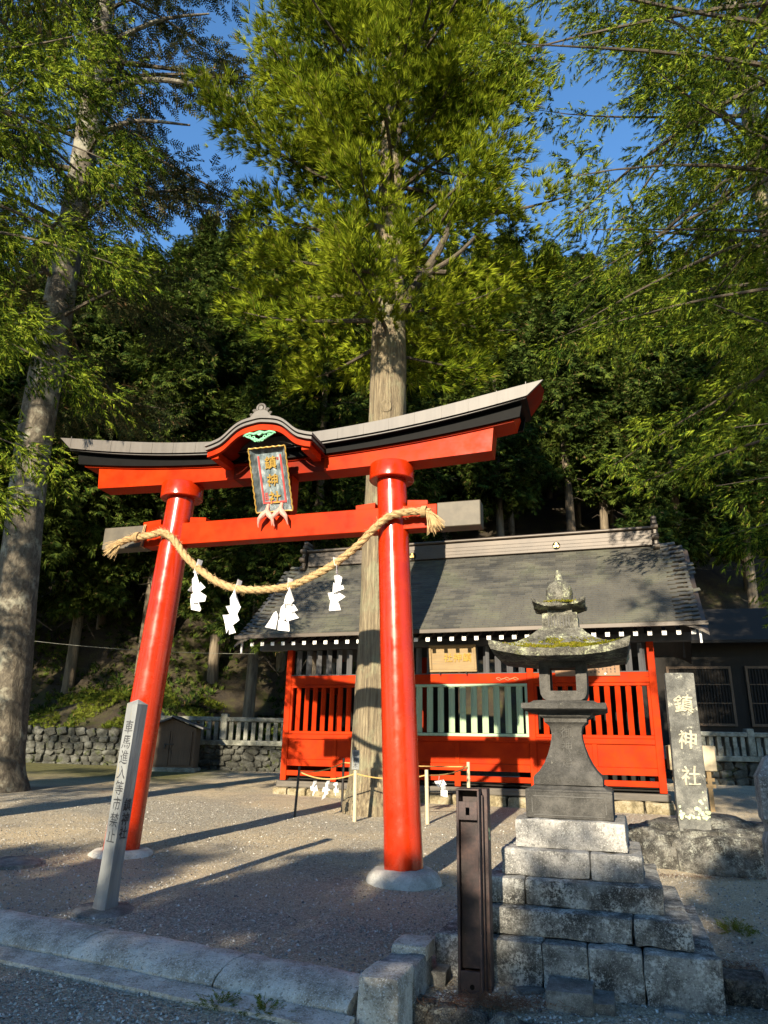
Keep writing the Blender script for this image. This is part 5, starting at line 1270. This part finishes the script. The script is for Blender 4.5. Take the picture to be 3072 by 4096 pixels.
for pts, r0 in (([(0.1, -0.05, 9.9), (0.6, -0.3, 10.7), (1.15, -0.5, 11.6), (1.5, -0.6, 12.7), (1.6, -0.7, 14.2)], 0.14), ([(0.7, -0.35, 10.9), (1.6, -0.5, 11.5), (2.5, -0.7, 12.6)], 0.075), ([(0.0, -0.1, 10.6), (-0.5, -0.5, 11.6), (-0.7, -0.7, 13.0)], 0.08)):
    p_ = spline(pts, 5); b2 = MB(); b2.tube(p_, [r0*(1-0.8*i/(len(p_)-1)) for i in range(len(p_))], 9); b2.build('big_limb', M['branch'], ST, smooth=True)
o = b.build('limbs', M['branch'], ST, smooth=True); o['kind'] = 'stuff'
cl = [c for c in cl if c[0][1] < 0.9 or r.random() < 0.5]
Q1 = foliage(r, cl, TUFT, 62, 0.25, 0.25, (0, -0.15, 0.40), 0.85)
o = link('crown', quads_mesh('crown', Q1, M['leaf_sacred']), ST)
print('sacred', len(Q1))

# -- big old fir at left
FB = (-7.55, 15.2)
FT = tree_root('old_fir', (FB[0], FB[1], gz(*FB)), 'tall pale-barked fir at left with long dark drooping limbs')
r = np.random.default_rng(5)
def ftr(z): return (float(np.interp(z, [0, 3, 7, 11, 14, 22, 32], [0, -0.22, -0.55, -0.6, -0.6, -0.95, -1.1])), 0.0)
b, nm, mt = trunk_mesh([(0.05, 0, -0.3), (0.02, 0, 0.1), (-0.03, 0, 0.7), (*ftr(3), 3), (*ftr(7), 7), (*ftr(11), 11), (*ftr(16), 16), (*ftr(22), 22), (*ftr(32), 32)], [0.72, 0.60, 0.46, 0.41, 0.385, 0.355, 0.31, 0.24, 0.05], M['trunk_fir'], 40, 0.07, ring=90)
b.build(nm, mt, FT, smooth=True)
def Rf(z): return float(np.interp(z, [8, 11, 16, 20, 26, 32], [2.6, 4.2, 5.2, 4.6, 3.4, 0.5]))
limbs, cl = make_limbs(r, 31, 8.5, Rf, 66, lambda z: 0.10, 0.30, 11, 0.16, trunk=ftr, tmin=0.28, up_end=0.10)
b = MB(); limb_tubes(b, limbs, 0.017)
for pts, r0 in (([(-0.7, -0.1, 17.6), (0.6, -0.5, 17.9), (2.2, -0.9, 17.4), (4.2, -1.2, 16.3)], 0.11), ([(-0.7, -0.1, 16.2), (0.7, -0.6, 16.4), (2.4, -1.0, 15.9)], 0.09), ([(-0.7, -0.1, 19.6), (0.8, -0.3, 20.4), (2.3, -0.4, 20.6)], 0.09)):
    p_ = spline(pts, 6); b2 = MB(); b2.tube(p_, [r0*(1-0.75*i/(len(p_)-1)) for i in range(len(p_))], 8); b2.build('big_limb', M['trunk_fir'], FT, smooth=True)
o = b.build('limbs', M['branch'], FT, smooth=True); o['kind'] = 'stuff'
Q1 = foliage(r, cl, FIR, 17, 0.26, 0.42, (0, 0, -0.28), 0.8, 0.5, 0.15)
link('crown', quads_mesh('crown', Q1, M['leaf_fir']), FT)
print('fir', len(Q1))

# -- near cedars whose boughs hang in from both sides
def near_cedar(name, loc, label, seed, H, z0, R, n, per, rtr, az=None, size=0.21):
    e = tree_root(name, (loc[0], loc[1], gz(*loc)), label); r = np.random.default_rng(seed)
    b, nm, mt = trunk_mesh([(0, 0, -0.3), (0, 0, 0.1), (0, 0, 0.8), (0.03, 0, H*0.3), (0, 0.05, H*0.65), (0, 0, H)], [rtr*1.45, rtr*1.25, rtr*1.05, rtr*0.9, rtr*0.6, 0.04], M['trunk_cedar'], 24, 0.05, ring=50)
    b.build(nm, mt, e, smooth=True)
    limbs, cl = make_limbs(r, H, z0, R, n, lambda z: 0.12, 0.36, 8, 0.28, az=az, tmin=0.24, up_end=0.12)
    b = MB(); limb_tubes(b, limbs, 0.0095); b.build('limbs', M['branch'], e, smooth=True, kind='stuff')
    cl = [c for c in cl if c[3] > 0 and (c[0][0]*(1 if loc[0] < 0 else -1) > -0.8 or r.random() < 0.35)]
    Q1 = foliage(r, cl, HAND, per, 0.17, size, (0, 0, -0.25), 0.8, 0.6, 0.16)
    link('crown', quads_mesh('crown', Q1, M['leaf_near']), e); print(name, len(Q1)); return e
near_cedar('right_cedar', (7.7, 9.2), 'near cedar whose drooping boughs fill the upper right', 21, 22, 3.4, lambda z: float(np.interp(z, [3, 5, 7.5, 10, 14, 18, 22], [2.9, 3.4, 4.9, 6.3, 6.4, 4.8, 0.5])), 118, 50, 0.42)
rc_src = bpy.data.objects['right_cedar']
near_cedar('rear_right_cedar', (9.4, 14.4), 'tall cedar behind the near boughs at right, its crown high above the hall roof', 24, 25, 9.0, lambda z: float(np.interp(z, [9, 12, 16, 20, 25], [2.8, 5.4, 6.2, 5.0, 0.4])), 66, 38, 0.40, size=0.30)
near_cedar('left_cedar', (-7.0, 8.7), 'near cedar with bright feathery boughs at the left edge', 33, 20, 4.4, lambda z: float(np.interp(z, [4, 6, 9, 12, 16, 20], [2.0, 3.1, 3.8, 3.8, 2.8, 0.4])), 62, 54, 0.34)

# -- forest on the slope: a few trees built once, then copied
def forest_proto(seed, H, z0, R, n, mat, per=36, sz=0.36, name='forest_tree', bm_='trunk_dark'):
    r = np.random.default_rng(seed); e = empty(name)
    b, nm, mt = trunk_mesh([(0, 0, -0.8), (0, 0, 0.3), (r.uniform(-.15, .15), 0, H*0.4), (r.uniform(-.2, .2), r.uniform(-.2, .2), H)], [0.26, 0.21, 0.16, 0.02], M[bm_], 12, 0.04, ring=18)
    b.build(nm, mt, e, smooth=True)
    limbs, cl = make_limbs(r, H, z0, R, n, lambda z: 0.05, 0.32, 7, 0.3, tmin=0.25)
    b = MB(); limb_tubes(b, limbs[::2], 0.014)
    for k in range(9):                          # bare dead twigs under the crown
        z = r.uniform(z0*0.35, z0); a = r.uniform(0, 6.28); L_ = r.uniform(0.5, 1.3)
        b.tube([(0, 0, z), (L_*0.5*math.cos(a), L_*0.5*math.sin(a), z+r.uniform(-.15, .2)), (L_*math.cos(a), L_*math.sin(a), z+r.uniform(-.4, .1))], [0.02, 0.014, 0.005], 4)
    b.build('limbs', M['branch'], e, smooth=True, kind='stuff')
    Q1 = foliage(r, cl, FAN, per, 0.28, sz, (0, 0, -0.45), 0.8, 0.6, 0.2)
    link('crown', quads_mesh('crown', Q1, mat), e); print(name, len(Q1)); return e
def copy_tree(o):
    c = o.copy(); COL.objects.link(c)
    for ch in o.children:
        d = ch.copy(); COL.objects.link(d); d.parent = c
    return c
protos = [forest_proto(41, 15.0, 4.2, lambda z: float(np.interp(z, [4, 7, 11, 15], [1.5, 2.3, 1.7, 0.2])), 46, M['leaf_forest']),
          forest_proto(42, 17.0, 5.2, lambda z: float(np.interp(z, [5, 8, 13, 17], [1.6, 2.5, 1.8, 0.2])), 48, M['leaf_forest']),
          forest_proto(43, 13.0, 3.0, lambda z: float(np.interp(z, [3, 6, 9, 13], [1.3, 2.2, 1.7, 0.2])), 42, M['leaf_forest'])]
spots = []
r = np.random.default_rng(77)
y = 24.9; row = 0
while y < 84:
    half = 0.54*y+3; x = -half+r.uniform(0, 2); step = 2.5+0.035*(y-25)
    while x < half:
        px_, py_ = x+r.uniform(-.7, .7), y+r.uniform(-.9, .9)
        ok = not (8.2 < px_ < 17.5 and py_ < 29.0) and not (-11.0 < px_ < -6.6 and py_ < 26.6)
        ok = ok and not (0.02*py_ < px_ < 0.42*py_ and py_ < 33.0)
        if ok: spots.append((px_, py_))
        x += step
    y += 2.6+0.05*(y-25); row += 1
spots = spots[:300]
print('forest', len(spots))
GF = 'conifers of the hillside forest'
for i, (x, y) in enumerate(spots):
    p = protos[i % 3] if i < 3 else copy_tree(protos[int(r.integers(0, 3))])
    s = r.uniform(0.85, 1.18); p.location = (x, y, hill_z(x, y)-0.1); p.rotation_euler = (0, 0, r.uniform(0, 6.28)); p.scale = (s, s, s*r.uniform(0.92, 1.1))
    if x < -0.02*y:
        sl = [ch for ch in p.children if ch.name.startswith('crown')][0].material_slots[0]; sl.link = 'OBJECT'; sl.material = M['leaf_shaded']  # same trees, with the left slope's shade put into the needle colour
        tag(p, 'conifer with shade put into its needle colour, among many on the slope left of the sacred cedar', 'tree', 'shade-coloured conifers of the left slope')
    else: tag(p, 'slender green conifer among many on the slope behind the hall, right of the sacred cedar', 'tree', GF)

# -- trees across the road behind the viewer: they shade the foreground
for i, (x, y, h, lab) in enumerate(((-14.2, -9.0, 7.3, 'roadside conifer behind the viewpoint, farthest left'), (-12.2, -8.4, 7.5, 'roadside conifer behind the viewpoint, second from left'), (-10.4, -9.3, 7.5, 'roadside conifer behind the viewpoint, third from left'), (-8.6, -8.5, 7.2, 'roadside conifer behind the viewpoint, left of the middle'),
        (-6.9, -9.2, 7.6, 'roadside conifer behind the viewpoint, in the middle'), (-5.2, -8.6, 6.9, 'roadside conifer behind the viewpoint, right of the middle'), (-3.7, -9.3, 6.6, 'roadside conifer behind the viewpoint, third from right'), (-2.0, -8.5, 7.2, 'roadside conifer behind the viewpoint, second from right'), (-0.1, -9.1, 7.5, 'roadside conifer behind the viewpoint, farthest right'))):
    c = copy_tree(protos[i % 3]); s = h/[15, 17, 13][i % 3]; c.name = 'roadside_conifer'; c.location = (x, y, gz(x, y)-0.1); c.scale = (s*1.5, s*1.5, s); c.rotation_euler = (0, 0, i*1.3)
    tag(c, lab, 'tree', 'roadside conifers')

c = copy_tree(rc_src); c.name = 'shade_cedar'; c.location = (2.9, -4.2, gz(2.9, -4.2)-1.5); c.scale = (0.75, 0.75, 0.95); c.rotation_euler = (0, 0, R_(5))  # unseen cedar, added to darken the boughs at right
tag(c, 'tall unseen cedar added for shade behind the viewpoint at the right', 'tree')

lc_src = bpy.data.objects['left_cedar']  # out-of-view copies, added to throw shade on the left slope
for i, (x, y, sc, lab) in enumerate(((-12.4, 3.4, 1.05, 'unseen cedar added for shade past the left edge, nearest the road'), (-17.6, 12.0, 1.05, 'unseen cedar added for shade, farthest past the left edge of the yard'), (-14.6, 18.5, 0.9, 'unseen cedar added for shade beyond the old fir, past the left edge'))):
    c = copy_tree(lc_src); c.name = 'left_shade_cedar'; c.location = (x, y, gz(x, y)-1.6); c.scale = (sc*1.1, sc*1.1, sc); c.rotation_euler = (0, 0, 1.0+i*1.9); tag(c, lab, 'tree', 'unseen cedars added for shade at the left')
c = copy_tree(protos[1]); c.name = 'roadside_conifer'; c.location = (1.7, -6.6, gz(1.7, -6.6)-0.1); c.scale = (1.15, 1.15, 1.0); c.rotation_euler = (0, 0, 0.4); tag(c, 'tall slim unseen conifer added for shade behind the viewpoint, beside the big cedar', 'tree', 'roadside conifers')  # unseen conifer, added to shade the low boughs at right
c = copy_tree(rc_src); c.name = 'shade_cedar'; c.location = (6.4, -5.4, gz(6, -5)-1.5); c.scale = (0.8, 0.8, 0.95); c.rotation_euler = (0, 0, R_(-20)); tag(c, 'second tall unseen cedar added for shade behind the viewpoint, farther right', 'tree')  # another unseen cedar added to keep the right side dark

# -- ground leaves on the bank, ferns, tufts by the kerb
def leafy(name, pts, size, mat, kind='stuff', label=None):
    n = len(pts); P = np.array(pts); D = unit(rng.normal(size=(n, 3))*0.7+np.array([0, 0, 0.7])); 
    o = link(name, quads_mesh(name, scatter(FAN, P, D, size*rng.uniform(.6, 1.3, n), rng.normal(size=n)), mat)); o['kind'] = kind
    return o
pts = []
while len(pts) < 5200:
    x, y = rnd.uniform(-11.5, -5.5), rnd.uniform(23.5, 26.6)
    if mnoise.noise(Vector((x*0.8, y*0.8, 3))) > -0.05: pts.append((x, y, hill_z(x, y)+0.02))
while len(pts) < 5900:
    x, y = rnd.uniform(-4.8, -1.0), rnd.uniform(23.4, 25.5); pts.append((x, y, hill_z(x, y)+0.02))
leafy('bank_ground_cover', pts, 0.12, M['leaf_ground'])
def tuft_plant(name, c, n, rad, size, lab, mat='leaf_ground', cat='plant'):
    pts = [(rnd.gauss(0, rad), rnd.gauss(0, rad), rnd.uniform(0, rad*0.4)) for _ in range(n)]
    P = np.array(pts); D = unit(np.array([[p[0]*1.5, p[1]*1.5, rad*1.6] for p in pts])+rng.normal(size=(n, 3))*0.03)
    o = link(name, quads_mesh(name, scatter(FROND, P, D, size*rng.uniform(.6, 1.3, n), rng.normal(size=n)), M[mat]), None, c); tag(o, lab, cat); return o
q = gp(3050, 3700); tuft_plant('fern_clump', (2.92, 6.55, gz(2.9, 6.5)), 50, 0.06, 0.085, 'small green weed clump in the gravel at the right edge')
for px, py, lab in ((870, 4030, 'small grass tuft in the joint at the foot of the kerb'), (1060, 4062, 'longer grass tuft at the kerb foot nearest the end block')):
    q = gp(px, py); tuft_plant('grass_tuft', (q.x, q.y, q.z+0.01), 50, 0.035, 0.06, lab, cat='grass')
pts = []
while len(pts) < 4200:
    x, y = rnd.uniform(-15, 1), rnd.uniform(23.8, 33)
    if mnoise.noise(Vector((x*0.5, y*0.5, 9))) > -0.15: pts.append((x, y, hill_z(x, y)+0.03))
leafy('slope_undergrowth', pts, 0.26, M['leaf_shaded'])
# rusty needle litter
Q = []
def litter(cx, cy, rx, ry, n, zf):
    for k in range(n):
        x, y = rnd.gauss(cx, rx), rnd.gauss(cy, ry); a = rnd.uniform(0, 6.28); L_ = rnd.uniform(0.02, 0.06); d = Vector((math.cos(a), math.sin(a), rnd.uniform(-.15, .25)))*L_; s = Vector((-math.sin(a), math.cos(a), 0))*0.0022
        p = Vector((x, y, zf(x, y)+rnd.uniform(0.004, 0.02))); Q.append([p-s, p+s, p+d+s, p+d-s])
litter(0.66, 4.72, 0.16, 0.06, 900, lambda x, y: gz(x, y)+0.03); litter(2.28, 5.55, 0.22, 0.16, 1500, gz); litter(0.15, 5.05, 0.08, 0.05, 250, gz); litter(3.6, 8.75, 0.7, 0.06, 900, gz); litter(-3.2, 8.6, 1.0, 0.5, 900, gz); litter(0.0, 10.5, 2.0, 1.2, 900, gz)
o = link('needle_litter', quads_mesh('needle_litter', np.array(Q), M['litter'])); o['kind'] = 'stuff'
